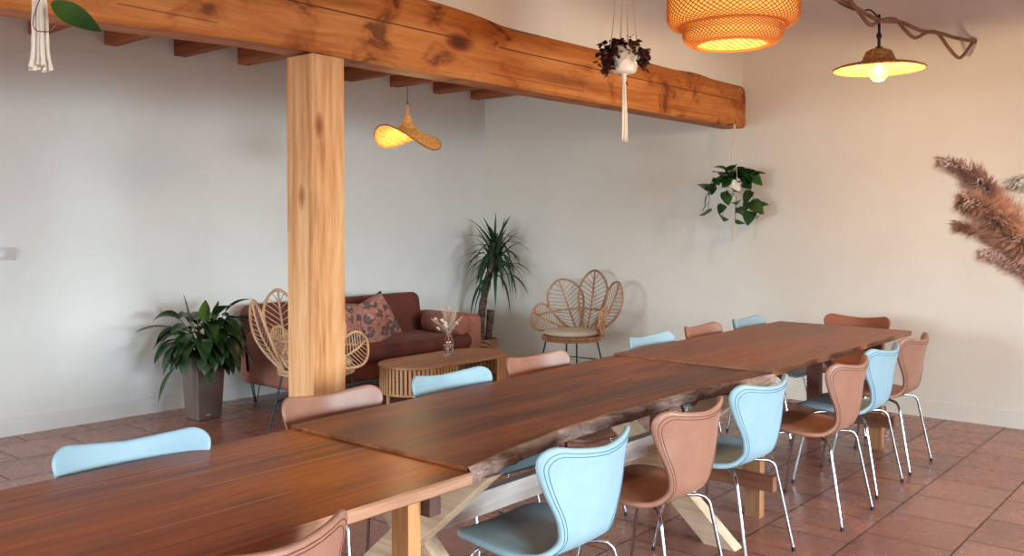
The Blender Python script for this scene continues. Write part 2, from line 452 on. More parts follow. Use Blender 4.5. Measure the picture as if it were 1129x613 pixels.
# joists
names = {}
jx = [-2.4+.56*i for i in range(20)]
jstart = 2.67 - .56*2
jl = ['first joist seen at far left, beside the macrame tassel','second joist from the left, to the right of the leaf tip','third joist from the left, reddish wood, left of post','joist just left of the square post','joist directly behind the top of the square post','joist just right of the square post','joist behind the wavy straw lamp cord','joist just right of the wavy lamp cord','last joist before the room corner']
i = 0
x = jstart
js = []
while x < 7.3:
    js.append(x); x += .56
vis = [2.67, 3.207, 3.764, 4.336, 4.90, 5.45, 6.014, 6.596, 7.152]
for i, x in enumerate(vis):
    b = MB(); w = .095
    y1 = YA(x)-.006
    M4 = Matrix.Translation((0,0,0))
    b.box(x, x+w, YC+.245, y1, 2.842+.004*math.sin(i*2.3), 2.995)
    lab = 'rough ceiling joist, ' + jl[i]
    b.build('ceiling_joist', M['beam_side'], None, False, lab, 'joist', 'joists between beam and back wall')
# post
b = MB(); b.bbox(2.725, 2.925, YC+.005, YC+.215, 0, 2.33, .006, n=2)
b.build('support_post', M['post'], None, True, 'square knotty pine post standing under the overhead beam', 'post', ang=30)

# switch on the back wall
t = empty('wall_switch', (2.50, YA(2.5)-.001, 1.285), 0, 'small white plastic switch on the back wall at far left', 'switch')
b = MB(); b.bbox(-.07,.07,-.012,0,-.045,.045,.005,n=2); b.build('plate', M['switch'], t)
b = MB(); b.bbox(-.045,.015,-.022,-.0115,-.03,.03,.004,n=2); b.build('rocker', M['switch'], t)

# ---------------------------------------------------------------- tables
def beamt(p, q, w, th, up=(0,0,1)):
    """box matrix along p->q; returns Matrix and length; local x along, y width, z thickness"""
    p = Vector(p); q = Vector(q); d = (q-p); L = d.length; d.normalize()
    u = Vector(up); y = u.cross(d).normalized(); z = d.cross(y)
    Mx = Matrix(((d.x,y.x,z.x,p.x),(d.y,y.y,z.y,p.y),(d.z,y.z,z.z,p.z),(0,0,0,1)))
    return Mx, L
def plank(mb, p, q, w, th, up=(0,0,1)):
    Mx, L = beamt(p, q, w, th, up); mb.box(0, L, -w/2, w/2, -th/2, th/2, Mx); return mb
# table 1
T = empty('dining_table', (.85, 2.31, 0), 0, 'orange-brown glossy plank dining table in the foreground, nearest of three', 'table')
def loc(T): return -Vector(T.location)
def off(mb, T):
    o = T.location; mb.v = [(v[0]-o.x, v[1]-o.y, v[2]-o.z) for v in mb.v]; return mb
b = MB(); rows = []
xa, xb = -.25, 1.995
for i in range(61):
    x = lerp(xa, xb, i/60)
    y0 = 1.862 + .004*bn(x*3, 9); y1 = 2.768+.004*bn(x*2, 8) - .02*max(0,(1.2-x))
    rows.append([(x,y0+.006,.70),(x,y0,.705),(x,y0,.735),(x,y0+.005,.74),(x,lerp(y0,y1,.3),.74),(x,lerp(y0,y1,.6),.74),(x,y1-.005,.74),(x,y1,.735),(x,y1,.705),(x,y1-.006,.70),(x,y0+.006,.70)])
b.grid(rows); nn=len(rows[0]); b.f.append(tuple(range(nn-1))); b.f.append(tuple(reversed(range(60*nn,60*nn+nn-1))))
def world_mat(mname, T):
    return M[mname]
# shader uses object coords: keep seams working by building tops with world-space origin
def build_world(mb, name, m, T, **kw):
    o = mb.build(name, m, T, **kw); o.location = -Vector(T.location); return o
build_world(b, 'tabletop', M['t1'], T, ang=40)
b = MB(); rows=[]
for i in range(61):
    x = lerp(xa, xb-.0005, i/60); y0 = 1.862 + .004*bn(x*3, 9); q=.0025+.002*bn(x*9,12)
    rows.append([(x,y0+.006,.7005),(x,y0-q,.706),(x,y0-q,.734),(x,y0+.004,.7402)])
b.grid(rows); build_world(b, 'raw_edge', M['t1edge'], T, label='pale pinkish raw board edge')
for x in (.0, 1.82):
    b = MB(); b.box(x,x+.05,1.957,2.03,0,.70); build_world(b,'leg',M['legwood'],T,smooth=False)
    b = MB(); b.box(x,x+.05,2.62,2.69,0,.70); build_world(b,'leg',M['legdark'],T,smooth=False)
    b = MB(); b.box(x+.052,x+.10,1.92,2.72,.62,.70); build_world(b,'bearer',M['legbrown'],T,smooth=False)
    b = MB(); b.box(x+.052,x+.10,1.92,2.72,.16,.24); build_world(b,'crossbar',M['bar'],T,smooth=False)
# table 2 : walnut slab
T = empty('dining_table', (3.12, 2.36, 0), 0, 'dark walnut live-edge slab dining table, middle of three, on crossed pale trestles', 'table')
ex = [2.0,2.052,2.39,2.622,2.856,3.106,3.513,3.792,4.081,4.194,4.26]
ey = [1.885,1.893,1.948,1.978,1.993,1.995,1.997,1.984,1.93,1.915,1.91]
b = MB(); rows = []; N2 = 110
def e2(x): return interp(x, ex, ey) + .006*bn(x*4, 21)
def f2(x): return 2.785 + (x-2)*.035 + .004*bn(x*3, 22)
for i in range(N2+1):
    x = lerp(2.002, 4.248, i/N2); y0 = e2(x); y1 = f2(x)
    rows.append([(x,y0+.02,.696),(x,y0+.002,.748),(x,y0+.006,.752),(x,lerp(y0,y1,.35),.752),(x,lerp(y0,y1,.7),.752),(x,y1-.005,.752),(x,y1,.745),(x,y1,.70),(x,y1-.01,.688),(x,y0+.02,.688)])
b.grid(rows); nn=len(rows[0]); b.f.append(tuple(range(nn-1))); b.f.append(tuple(reversed(range(N2*nn,N2*nn+nn-1))))
build_world(b, 'tabletop', M['t2'], T, ang=40)
b = MB(); rows = []
for i in range(N2*2+1):
    x = lerp(2.003, 4.247, i/N2/2); y0 = e2(x); r = []
    for k in range(8):
        t_ = k/7; z = lerp(.7505, .694, t_)
        d = .004+.012*math.sin(t_*PI) + .012*noise.noise(Vector((x*14, t_*2.2, 3))) + .01*noise.noise(Vector((x*40,t_*4,9)))
        if abs(x-4.1) < .12: d += .025*(1-abs(x-4.1)/.12)*math.sin(t_*PI)
        if k == 0: d = .0
        if k == 7: d = -.012
        r.append((x, y0-max(d,-.012), z))
    rows.append(r)
b.grid(rows); build_world(b, 'bark_edge', M['bark'], T, ang=180)
for x, dB in ((2.16,.075), (3.93,-.13)):
    zt = .688
    for (ya, yb, dx) in ((1.99, 2.78, 0), (2.72, 1.95, dB)):
        b = MB(); plank(b, (x+dx, ya, zt-.03), (x+dx, yb, .035), .048, .10, (1,0,0))
        # local y is width across x ; trim
        b2 = MB(); p=Vector((x+dx,ya,zt-.002)); q=Vector((x+dx,yb,0.0))
        hw=.078
        vs=[(x+dx-.036,ya-hw,p.z),(x+dx-.036,ya+hw,p.z),(x+dx-.036,yb+hw,0),(x+dx-.036,yb-hw,0)]
        vs+= [(v[0]+.072,v[1],v[2]) for v in vs]
        b2.add(vs,[(0,1,2,3),(7,6,5,4),(0,4,5,1),(1,5,6,2),(2,6,7,3),(3,7,4,0)])
        build_world(b2,'leg',M['pale'],T,smooth=False)
b = MB(); b.box(2.215,3.83,2.335,2.385,.37,.46); build_world(b,'stretcher',M['grey'],T,smooth=False,label='grey weathered stretcher plank')
# table 3
T = empty('dining_table', (5.36, 2.39, 0), 0, 'matt red-brown plank dining table, farthest of three, nearest the right wall', 'table')
b = MB(); rows=[]
for i in range(41):
    x = lerp(4.252, 6.47, i/40); y0 = 1.915+.003*bn(x*3,31); y1 = 2.868+.003*bn(x*3,32)
    rows.append([(x,y0+.004,.73),(x,y0,.733),(x,y0,.759),(x,y0+.003,.762),(x,lerp(y0,y1,.3),.762),(x,lerp(y0,y1,.6),.762),(x,y1-.003,.762),(x,y1,.759),(x,y1,.733),(x,y1-.004,.73),(x,y0+.004,.73)])
b.grid(rows); nn=len(rows[0]); b.f.append(tuple(range(nn-1))); b.f.append(tuple(reversed(range(40*nn,40*nn+nn-1))))
build_world(b,'tabletop',M['t3'],T,ang=40)
for x in (4.27, 6.10):
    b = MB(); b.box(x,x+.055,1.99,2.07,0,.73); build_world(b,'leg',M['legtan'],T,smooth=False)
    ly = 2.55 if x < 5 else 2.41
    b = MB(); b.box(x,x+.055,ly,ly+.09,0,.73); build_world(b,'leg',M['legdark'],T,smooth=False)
    b = MB(); b.box(x-.046,x-.001,1.90,2.75,.16,.235); build_world(b,'crossbar',M['bar'],T,smooth=False)
    b = MB(); b.box(x-.046,x-.001,1.98,2.70,.655,.73); build_world(b,'bearer',M['bar'],T,smooth=False)
    b = MB(); plank(b,(x-.0235,2.42,.66),(x-.0235,2.12,.26),.04,.05,(1,0,0)); build_world(b,'brace',M['bar'],T,smooth=False)

# ---------------------------------------------------------------- series chairs
cl = cr([(0,.252,.434),(0,.205,.449),(0,.11,.450),(0,.01,.441),(0,-.075,.437),(0,-.138,.449),(0,-.180,.492),(0,-.202,.56),(0,-.222,.645),(0,-.240,.725),(0,-.256,.797)], 12)
acc = [0]
for i in range(1, len(cl)): acc.append(acc[-1]+(cl[i]-cl[i-1]).length)
LS = acc[-1]
def cpt(s):
    return Vector((0, interp(s, acc, [p.y for p in cl]), interp(s, acc, [p.z for p in cl])))
SK = [acc[min(i*12, len(acc)-1)] for i in range(11)]
WK = [.185,.215,.232,.236,.222,.185,.150,.165,.210,.243,.252]
Wc = cr([(SK[i], WK[i], 0) for i in range(11)], 8)
WX = [p.x for p in Wc]; WY = [p.y for p in Wc]
def hw(s, d=0):
    w = interp(s, WX, WY) - d
    for t_, r in ((s-d, .085), (LS-d-s, .07)):
        r = max(r-d*.5, .02)
        if t_ < r:
            t_ = max(t_, 0)
            w -= r - math.sqrt(max(0, r*r-(r-t_)**2))
    return max(w, .001)
def surf(s, xoff):
    """mid surface point for arc s and lateral x"""
    e = .004
    p = cpt(s); a = cpt(max(s-e,0)); c = cpt(min(s+e,LS)); tan = (c-a).normalized()
    nrm = Vector((1,0,0)).cross(tan)      # towards sitter / up
    nrm = -nrm
    f = max(0, min(1, (s-SK[5])/(SK[9]-SK[5]))); f = f*f*(3-2*f)
    u = xoff/.25
    cdep = lerp(.012, .085, f)
    n2 = nrm
    ears = max(0, min(1, (s-SK[8])/(LS-SK[8])))
    up = .012*ears*(abs(u)**1.5) - .006*ears*(1-abs(u))
    return p + Vector((xoff,0,0)) + n2*(cdep*u*u) + tan*up, nrm
def shell():
    TH = .022; r0 = .011
    ss = [0,.0012,.004,.008,.014,.024,.036,.05,.07]
    nmid = 44
    ss = ss + [lerp(.09, LS-.085, i/nmid) for i in range(nmid+1)] + [LS-v for v in reversed([0,.0012,.004,.008,.014,.024,.036,.05,.068])]
    us = [-1,-.995,-.98,-.95,-.9,-.8,-.65,-.45,-.22,0,.22,.45,.65,.8,.9,.95,.98,.995,1]
    top = []; bot = []
    for s in ss:
        w = hw(s); rt = []; rb = []
        for u in us:
            p, n = surf(s, u*w)
            d = min(w*(1-abs(u)), s, LS-s); q = min(d/r0, 1)
            h = TH/2*math.sqrt(max(0, 1-(1-q)**2))
            if s > SK[6]: pass
            rt.append(p+n*h); rb.append(p-n*h)
        top.append(rt); bot.append(list(reversed(rb)))
    b = MB(); b.grid(top); b.grid(bot); return b
def stitch_loop(s0, d, side):
    pts = []
    n = 34
    ss = [lerp(s0, LS-d, i/n) for i in range(n+1)]
    extra = [LS-d-v for v in (.03,.02,.012,.006,.002)]
    ss = sorted(set(ss+extra))
    L = [(s,  hw(s, d)) for s in ss]
    for s, w in L: pts.append((s, w))
    we = L[-1][1]
    for k in range(1, 14): pts.append((LS-d, we*(1-2*k/14)))
    for s, w in reversed(L): pts.append((s, -w))
    out = []
    for s, x in pts:
        p, n_ = surf(s, x); out.append(p + n_*(side*.0112))
    return out
chair_meshes = {}
def leg_path(sx, sy):
    y1 = .235 if sy > 0 else -.240
    x0 = .03*sx; y0 = .02+.03*sy
    hub = (x0, y0, .418)
    kx, ky = .165*sx, (.150 if sy > 0 else -.150)
    foot = Vector((.213*sx, y1, .012))
    knee = Vector((kx+.012*sx, ky+.01*sy, .414))
    pts = [Vector(hub), Vector(hub).lerp(knee, .5)]
    a = knee + (Vector(hub)-knee).normalized()*.045
    c = knee + (foot-knee).normalized()*.05
    for k in range(7):
        t_ = k/6; pts.append((1-t_)**2*a + 2*(1-t_)*t_*knee + t_*t_*c)
    pts.append(foot); return pts
def make_chair(color):
    t = empty('dining_chair', (0,0,0), 0)
    sh = shell().build('seat_shell', M[color], t, ang=180, weld=True)
    for d in (.014, .026):
        b = MB(); b.tube(stitch_loop(SK[5]+.02, d, -1), .0014, 5)
        b.build('stitching', M['brown_stitch' if color != 'blue' else 'blue_stitch'], sh, ang=180)
    for sx in (-1, 1):
        for sy in (-1, 1):
            pp = leg_path(sx, sy)
            b = MB(); b.tube(pp, .0078, 10); lg = b.build('leg', M['chrome'], t, ang=60)
            f = pp[-1]; dirv = (pp[-1]-pp[-2]).normalized()
            b = MB(); b.tube([f-dirv*.008, f+dirv*.002, Vector((f.x,f.y,0.0))], [.0088,.0088,.0085], 10); b.build('foot_cap', M['rubber'], lg, ang=60)
    b = MB(); b.lathe([(.001,.403),(.06,.405),(.075,.411),(.08,.421),(.06,.432),(.001,.433)], 20, (0,.02,0)); b.build('hub', M['black'], t)
    return t
protos = {}
CH = [
 # x, y, rot, color, label
 (1.16,1.90,.02,'brown','brown leather chair nearest the camera, only its back top visible, tucked at orange table'),
 (2.37,1.88,.0,'blue','large light blue leather chair in front, before the walnut slab table'),
 (3.06,1.89,-.02,'brown','brown leather chair between the two blue chairs on the near side'),
 (3.74,1.92,-.04,'blue','light blue leather chair at the joint of walnut and far table, near side'),
 (4.565,1.84,.0,'brown','brown leather chair with seat in profile, first one fully beside the far table'),
 (5.20,1.885,.0,'blue','light blue leather chair between two brown chairs at near side of far table'),
 (5.80,1.895,.0,'brown','brown leather chair closest to the right wall, last in the near row'),
 (6.58,2.39,PI/2,'brown_dark','dark brown leather chair alone at the far head of the table'),
 (1.37,2.61,PI-.17,'blue','light blue leather chair across the orange table, below the leafy plant'),
 (2.30,2.75,PI-.05,'brown','brown leather chair in front of the square post, across the table'),
 (2.97,2.73,PI-.07,'blue','light blue leather chair in front of the slatted coffee table'),
 (3.67,2.78,PI-.05,'brown','brown leather chair between coffee table and corner armchair, across walnut table'),
 (4.78,2.77,PI-.03,'blue','light blue leather chair just right of the corner armchair, behind the table joint'),
 (5.48,2.79,PI,'brown','small brown leather chair back between two blue ones, far side'),
 (6.13,2.77,PI,'blue','farthest light blue leather chair on the far side of the table'),
]
for (x, y, rz, c, lab) in CH:
    if c not in protos: protos[c] = make_chair(c); o = protos[c]
    else: o = copy_tree(protos[c])
    o.location = (x, y, 0); o.rotation_euler = (0, 0, rz)
    setp(o, lab, 'chair', 'dining chairs around the long table')

# ---------------------------------------------------------------- sofa
S = empty('sofa', (5.31, 6.2, 0), 0, 'rust velvet sofa with rounded back standing against the back wall', 'sofa')
x0, x1 = 4.22-5.31, 6.40-5.31
yb = .40; yf = -.38
def sbox(name, m, *a, bev=.05, **kw):
    b = MB(); b.bbox(*a, bev, n=6); return b.build(name, m, kw.pop('parent', S), ang=60, **kw)
sbox('base', M['velvet'], x0+.02,x1-.02,yf+.02,yb-.02,.17,.34, bev=.03)
sbox('seat_cushion', M['velvet'], x0+.14,x1-.14,yf-.02,yb-.14,.31,.46, bev=.07)
# back: slab leaning
b = MB(); Mx = Matrix.Translation((0,yb-.16,.30)) @ Matrix.Rotation(math.radians(-9),4,'X')
b.bbox(x0+.0, x1-.22, -.08, .12, -.1, .53, .08, Mx, n=6); b.build('backrest', M['velvet'], S, ang=60)
for sx in (0, 1):
    xa_, xb_ = (x0, x0+.16) if sx == 0 else (x1-.19, x1)
    b = MB(); b.bbox(xa_, xb_, yf, yb, .17, .63, .06, n=6); b.build('arm', M['velvet_light'], S, ang=60, label='lighter velvet arm')
for (px_, py_) in ((x0+.1,yb-.1),(x1-.1,yb-.1),(x0+.1,yf+.1),(x1-.1,yf+.1)):
    b = MB()
    for dx in (-.045, .045):
        b.tube([(px_+dx,py_,.17),(px_+dx*.2,py_,.006),], .005, 8)
    b.tube([(px_-.009,py_,.006),(px_+.009,py_,.006)], .005, 8)
    b.tube([(px_,py_+.04,.17),(px_,py_,.008)], .005, 8)
    b.build('hairpin_leg', M['black'], S, ang=60)
# cushions
def cushion(name, c, w, h, th, rx, ry, rz, m, lab, grp=None):
    o = empty(name, c, 0, lab, 'cushion', grp)
    o.rotation_euler = (rx, ry, rz)
    b = MB(); n = 16
    for side in (1, -1):
        P = []
        for i in range(n+1):
            r = []
            for j in range(n+1):
                u = -1+2*i/n; v = -1+2*j/n
                k = (1-abs(u)**2.6)*(1-abs(v)**2.6)
                pin = 1-.06*(1-(abs(v))**2)*abs(u)**6; pin2 = 1-.06*(1-(abs(u))**2)*abs(v)**6
                r.append((u*w/2*pin, side*th/2*max(k,0)**.55, v*h/2*pin2))
            P.append(r if side > 0 else list(reversed(r)))
        b.grid(P)
    b.build('cover', m, o, ang=180, weld=True)
    return o
cushion('throw_pillow', (5.28,6.10,.635), .42,.42,.15, math.radians(-20), math.radians(-20), .0, M['floral'], 'tilted floral brown-pink pillow leaning on the sofa back, right one', None)
cushion('throw_pillow', (4.96,6.13,.62), .42,.42,.14, math.radians(-18), math.radians(8), .0, M['floral'], 'floral pillow half hidden behind the post and the tilted pillow', None)
t = empty('bolster_cushion', (6.08,6.02,.553), 0, 'round brown velvet bolster lying against the right sofa arm', 'cushion')
b = MB(); pr_ = []; n = 28
prof = [(.001,-.235),(.06,-.236),(.084,-.230),(.095,-.21),(.097,-.1),(.097,.1),(.095,.21),(.084,.230),(.06,.236),(.001,.235)]
b.lathe(prof, 28); b.v = [(x, z, y) for x, y, z in b.v]; b.build('cover', M['bolster'], t, ang=50)
for s_ in (-1, 1):
    b = MB(); b.tube([(.088*math.cos(a*PI/14), s_*.228, .088*math.sin(a*PI/14)) for a in range(28)], .006, 6, closed=True); b.build('piping', M['velvet_light'], t)

# ---------------------------------------------------------------- rattan chairs
def petal(b, base, tip, side, halfw, nrmv, ribs, rr=.011, bend=.0, rib_r=.0035, wp=.62):
    """a leaf shaped loop from base to tip; side = unit lateral; bend pushes mid along nrmv"""
    base = Vector(base); tip = Vector(tip); side = Vector(side).normalized(); nrmv = Vector(nrmv).normalized()
    ax = tip-base; L = ax.length
    def c(t_): return base + ax*t_ + nrmv*(bend*math.sin(t_*PI))
    def w(t_): return halfw*math.sin(PI*min(1, max(0,t_))**(1.55))**.56 if 0 < t_ < 1 else 0
    def pt(t_, s_): return c(t_) + side*(s_*w(t_)) - nrmv*(.12*w(t_)*abs(s_)**2*0)
    loop = []
    for i in range(20): loop.append(pt((1-math.cos(PI*i/20))/2, 1))
    for i in range(20): loop.append(pt((1+math.cos(PI*i/20))/2, -1))
    b.tube(loop, rr, 8, closed=True)
    b.tube([c(i/8) for i in range(9)], rr*.8, 6)
    for i in range(ribs):
        t_ = .10+.74*i/(ribs-1)
        for s_ in (-1, 1):
            # herringbone ribs angled toward tip
            te = min(.99, t_+.13)
            b.tube([c(t_), (c(t_)+pt(te, s_))/2, pt(te, s_)], rib_r, 5)
def rattan_chair(name, pos, rz, label, mname):
    t = empty(name, pos, rz, label, 'armchair', None)     # faces +x ; back at -x
    sz = .44
    b = MB()
    ring = [(.27*math.cos(a)*.98+.02, .27*math.sin(a), sz) for a in [2*PI*i/36 for i in range(36)]]
    b.tube(ring, .013, 8, closed=True)
    b.tube([(p[0],p[1],p[2]-.024) for p in ring], .011, 8, closed=True)
    for k in range(9):
        y = -.24+.06*k; xx = math.sqrt(max(0,.27**2-y*y))
        b.tube([(-xx+.02,y,sz),(xx+.02,y,sz)], .006, 6)
    b.build('seat_frame', M[mname], t)
    b = MB(); b.lathe([(.001,sz+.012),(.20,sz+.012),(.245,sz+.022),(.255,sz+.04),(.24,sz+.058),(.18,sz+.066),(.001,sz+.070)], 32, (.03,0,0)); b.build('seat_cushion', M['cream'], t, ang=60)
    def cyl(angd, r_, z): a = math.radians(angd); return Vector((.02+r_*math.cos(a), r_*math.sin(a), sz+z))
    spec = [(180,-.01,180,.41,.60,.16)]
    for sg in (-1,1):
        spec += [(180+sg*20,-.01,180+sg*50,.45,.50,.175),(180+sg*48,.05,180+sg*106,.385,.22,.13)]
    for (ab, zb, at_, rt_, zt_, hw_) in spec:
        base = cyl(ab,.25,zb); tip = cyl(at_,rt_,zt_)
        am = math.radians((ab+at_)/2); out = Vector((math.cos(am), math.sin(am), 0))
        side = (tip-base).cross(out).normalized()
        b = MB(); petal(b, base, tip, side, hw_, out, 12, rr=.0105, bend=.02+.05*abs(at_-ab)/60)
        b.build('petal', M[mname], t, ang=60)
    b = MB()
    arc = []
    for i in range(25):
        a = math.radians(lerp(180-100,180+100,i/24)); out = Vector((math.cos(a), math.sin(a), 0))
        arc.append(Vector((.02,0,0))+out*(.245+.085)+Vector((0,0,sz+.19+.04*math.cos(a+PI))))
    b.tube(arc, .009, 8); b.build('support_hoop', M[mname], t)
    for (sx, sy) in ((1,1),(1,-1),(-1,1),(-1,-1)):
        b = MB(); b.tube([(sx*.17+.02,sy*.17,sz-.03),(sx*.25+.02,sy*.23,.0)], .0075, 8); b.build('leg', M['black'], t)
    b = MB(); q = .6
    P = [(sx*.21+.02, sy*.20, .21) for sx, sy in ((1,1),(-1,1),(-1,-1),(1,-1))]
    for i in range(4): b.tube([P[i], P[(i+1)%4]], .005, 6)
    b.build('stretcher', M['black'], t)
    return t
rattan_chair('rattan_armchair', (6.80,5.05,0), PI+.05, 'rattan petal-back armchair with cream cushion standing alone beside the corner yucca', 'rattan')
rattan_chair('rattan_armchair', (4.06,5.36,0), .24, 'rattan petal-back armchair half hidden behind the square post, before the sofa', 'rattan2')

# ---------------------------------------------------------------- coffee table
cxm, cym, LX, LY = 5.155, 5.10, 1.25, .56
T = empty('coffee_table', (cxm,cym,0), 0, 'low oval honey-oak coffee table with slatted sides in front of the sofa', 'table')
def stad(r, L, n=16):
    o = []
    for i in range(n+1):
        a = -PI/2+PI*i/n; o.append((L/2-r_0+r*math.cos(a), r*math.sin(a)))
    for i in range(n+1):
        a = PI/2+PI*i/n; o.append((-L/2+r_0+r*math.cos(a), r*math.sin(a)))
    return o
r_0 = LY/2
def slab_st(r, z0, z1, bev=.004):
    b = MB(); rings = []
    for (rr, z) in ((r-bev, z0),(r, z0+bev),(r, z1-bev),(r-bev, z1)):
        rings.append([(x,y,z) for x, y in stad(rr, LX)])
    n = len(rings[0]); vs = [p for q in rings for p in q]; fs = []
    for i in range(3):
        for j in range(n): fs.append((i*n+j, i*n+(j+1)%n, (i+1)*n+(j+1)%n, (i+1)*n+j))
    fs.append(tuple(reversed(range(n)))); fs.append(tuple(3*n+j for j in range(n)))
    return b.add(vs, fs)
slab_st(r_0, .40, .42).build('tabletop', M['oak'], T, ang=40)
slab_st(r_0-.01, .195, .215).build('lower_shelf', M['oak'], T, ang=40)
# slats evenly along perimeter (except open part on the near long side)
per = []; r = r_0-.02
for i in range(200): per.append(None)
straight = LX-2*r_0; arc = PI*r; tot = 2*straight+2*arc
def pp_(s):
    s %= tot
    if s < arc: a = -PI/2+s/r; return (straight/2+r*math.cos(a), r*math.sin(a), a)
    s -= arc
    if s < straight: return (straight/2-s, r, PI/2)
    s -= straight
    if s < arc: a = PI/2+s/r; return (-straight/2+r*math.cos(a), r*math.sin(a), a)
    s -= arc
    return (-straight/2+s, -r, -PI/2)
NS = 92
for i in range(NS):
    s = tot*i/NS; x, y, a = pp_(s)
    if y < -r+.001 and -.12 < x < .32: continue
    b = MB(); Mx = Matrix.Translation((x,y,0)) @ Matrix.Rotation(a,4,'Z'); b.box(-.007,.007,-.010,.010,.215,.40,Mx)
    b.build('slat', M['oak_slat'], T, False)
for sx in (-1,1):
    for sy in (-1,1):
        b = MB(); x = sx*(straight/2+.08); y = sy*(r-.05); b.tube([(x,y,.195),(x,y,0)], [.017,.012], 12); b.build('leg', M['oak_slat'], T, ang=50)
# bottle vase
V = empty('bottle_vase', (5.22,5.13,.42), 0, 'small clear glass bottle with a pink band on the coffee table', 'vase')
b = MB(); b.lathe([(.001,0),(.036,0),(.040,.006),(.040,.11),(.034,.14),(.018,.18),(.014,.21),(.016,.235),(.013,.235),(.011,.21),(.015,.18),(.031,.14),(.036,.11),(.036,.012),(.001,.010)], 28); b.build('glass_body', M['glass'], V, ang=50)
b = MB(); b.lathe([(.0412,.085),(.0425,.088),(.0425,.098),(.0412,.101)], 28); b.build('band', M['label_pink'], V)
D = empty('dried_bouquet', (5.22,5.13,.44), 0, 'bouquet of dried cream grasses standing in the glass bottle', 'dried flowers')
b = MB(); tips = []
for i in range(22):
    a = random.uniform(0,2*PI); sp = random.uniform(.03,.15); h = random.uniform(.26,.40)
    tip = Vector((sp*math.cos(a), sp*math.sin(a), h)); tips.append(tip)
    b.tube(cr([(0,0,.0),(.003*math.cos(a),.003*math.sin(a),.2),tip],4), .0012, 4)
b.build('stems', M['pampas'], D)
b = MB()
for tip in tips:
    d = (tip-Vector((0,0,.18))).normalized()
    for k in range(150):
        t_ = random.random(); p = tip - d*(.15*t_) 
        r_ = Vector((random.gauss(0,1),random.gauss(0,1),random.gauss(0,1))); r_ -= d*r_.dot(d); r_.normalize()
        q = p + d*random.uniform(.015,.035) + r_*random.uniform(.008,.028)*(.4+t_)
        s_ = d.cross(r_)*.0014
        b.add([p-s_, p+s_, q], [(0,1,2)])
b.build('plumes', M['pampas3'], D, False)
b = MB()
for i in range(9):
    c = Vector((random.uniform(-.10,.05), random.uniform(-.07,.07), random.uniform(.2,.31)))
    for k in range(5):
        a = 2*PI*k/5; u = Vector((math.cos(a), math.sin(a)*.6, math.sin(a)))*.018; w_ = Vector((-math.sin(a),.5,math.cos(a)))*.008
        b.add([c, c+u*.6+w_, c+u, c+u*.6-w_], [(0,1,2,3)])
    b.tube([(0,0,.15),c], .0009, 4)
b.build('blossoms', M['white'], D, False)

# ---------------------------------------------------------------- leaves
def leaf(b, base, d, L, W, droop=.5, fold=.15, n=8, up=(0,0,1), shape='lance', tw=0):
    base = Vector(base); d = Vector(d).normalized(); p = base.copy(); rows = []
    step = L/n
    side = d.cross(Vector(up))
    side = side.normalized() if side.length > 1e-3 else Vector((1,0,0))
    if tw: side = Matrix.Rotation(tw,3,d) @ side
    for i in range(n+1):
        t_ = i/n
        if shape == 'lance': w = W*math.sin(PI*min(1,(t_*.97+.02))**.8)**.9
        elif shape == 'heart': w = W*(math.sin(PI*(t_*.93+.07)**.55))**.8 if t_ < 1 else 0
        else: w = W*min(1, .35+2.2*t_)*(1-t_**2.2)
        if i == n: w = .0004
        nrm = side.cross(d).normalized()
        rows.append([p - side*w + nrm*fold*w, p - side*w*.5+nrm*fold*w*.35, p, p + side*w*.5+nrm*fold*w*.35, p + side*w + nrm*fold*w])
        p = p + d*step
        d = (d + Vector((0,0,-1))*droop/n).normalized()
    b.grid([[tuple(q) for q in r_] for r_ in rows])
    return p
# floor plant in planter
P = empty('potted_plant', (3.72,6.30,0), 0, 'large-leaved green houseplant in a tall tapered taupe planter by the back wall', 'plant')
b = MB(); s0, s1, hh = .098, .122, .50
def sq(s, z, r=.006):
    o = []
    for (sx, sy, a0) in ((1,1,0),(-1,1,PI/2),(-1,-1,PI),(1,-1,1.5*PI)):
        for k in range(4): a = a0+PI/2*k/3; o.append((sx*(s-r)+r*math.cos(a), sy*(s-r)+r*math.sin(a), z))
    return o
rings = [sq(s0-.01,0), sq(s0,.006), sq(s1,hh-.01), sq(s1,hh), sq(s1-.012,hh), sq(s1-.014,hh-.05)]
n = 16; vs = [p for q in rings for p in q]; fs = [(i*n+j,i*n+(j+1)%n,(i+1)*n+(j+1)%n,(i+1)*n+j) for i in range(5) for j in range(n)]
fs.append(tuple(reversed(range(n)))); fs.append(tuple(5*n+j for j in range(n)))
b.add(vs, fs); pl = b.build('planter', M['planter'], P, ang=40)
b = MB(); b.box(-.035,.0,-s0-.0035,-s0-.001,.035,.042, Matrix.Rotation(0,4,'X')); b.build('emblem', M['switch'], pl, False)
b = MB(); b.box(-.105,.105,-.105,.105,.44,.455); b.build('soil', M['soil'], P, False)
b = MB(); bl = MB(); st = MB()
random.seed(21)
def plant_leaf(az, el, L, W, h, sl, dr, bright=False, base=(0,0,.46), tw=0):
    a = math.radians(az); e = math.radians(el)
    d = Vector((math.cos(a)*math.cos(e), math.sin(a)*math.cos(e), math.sin(e)))
    p0 = Vector(base)+Vector((math.cos(a)*.03,math.sin(a)*.03,0))
    up_ = Vector((math.cos(a)*.25, math.sin(a)*.25, 1)).normalized()
    p1 = p0+up_*h*.7; p2 = p0+up_*h+d*sl
    st.tube(cr([p0,p1,p2],4), .004, 5)
    leaf(bl if bright else b, p2, d, L, W, dr, .22, 10, tw=tw)
for i in range(64):
    az = random.uniform(0,360)
    if 60 < az < 120 and random.random() < .8: az += 180
    el = random.uniform(-20,50)
    plant_leaf(az, el, random.uniform(.19,.29), random.uniform(.046,.066), random.uniform(.04,.30), random.uniform(.02,.12), random.uniform(1.0,2.6), tw=random.uniform(-.6,.6))
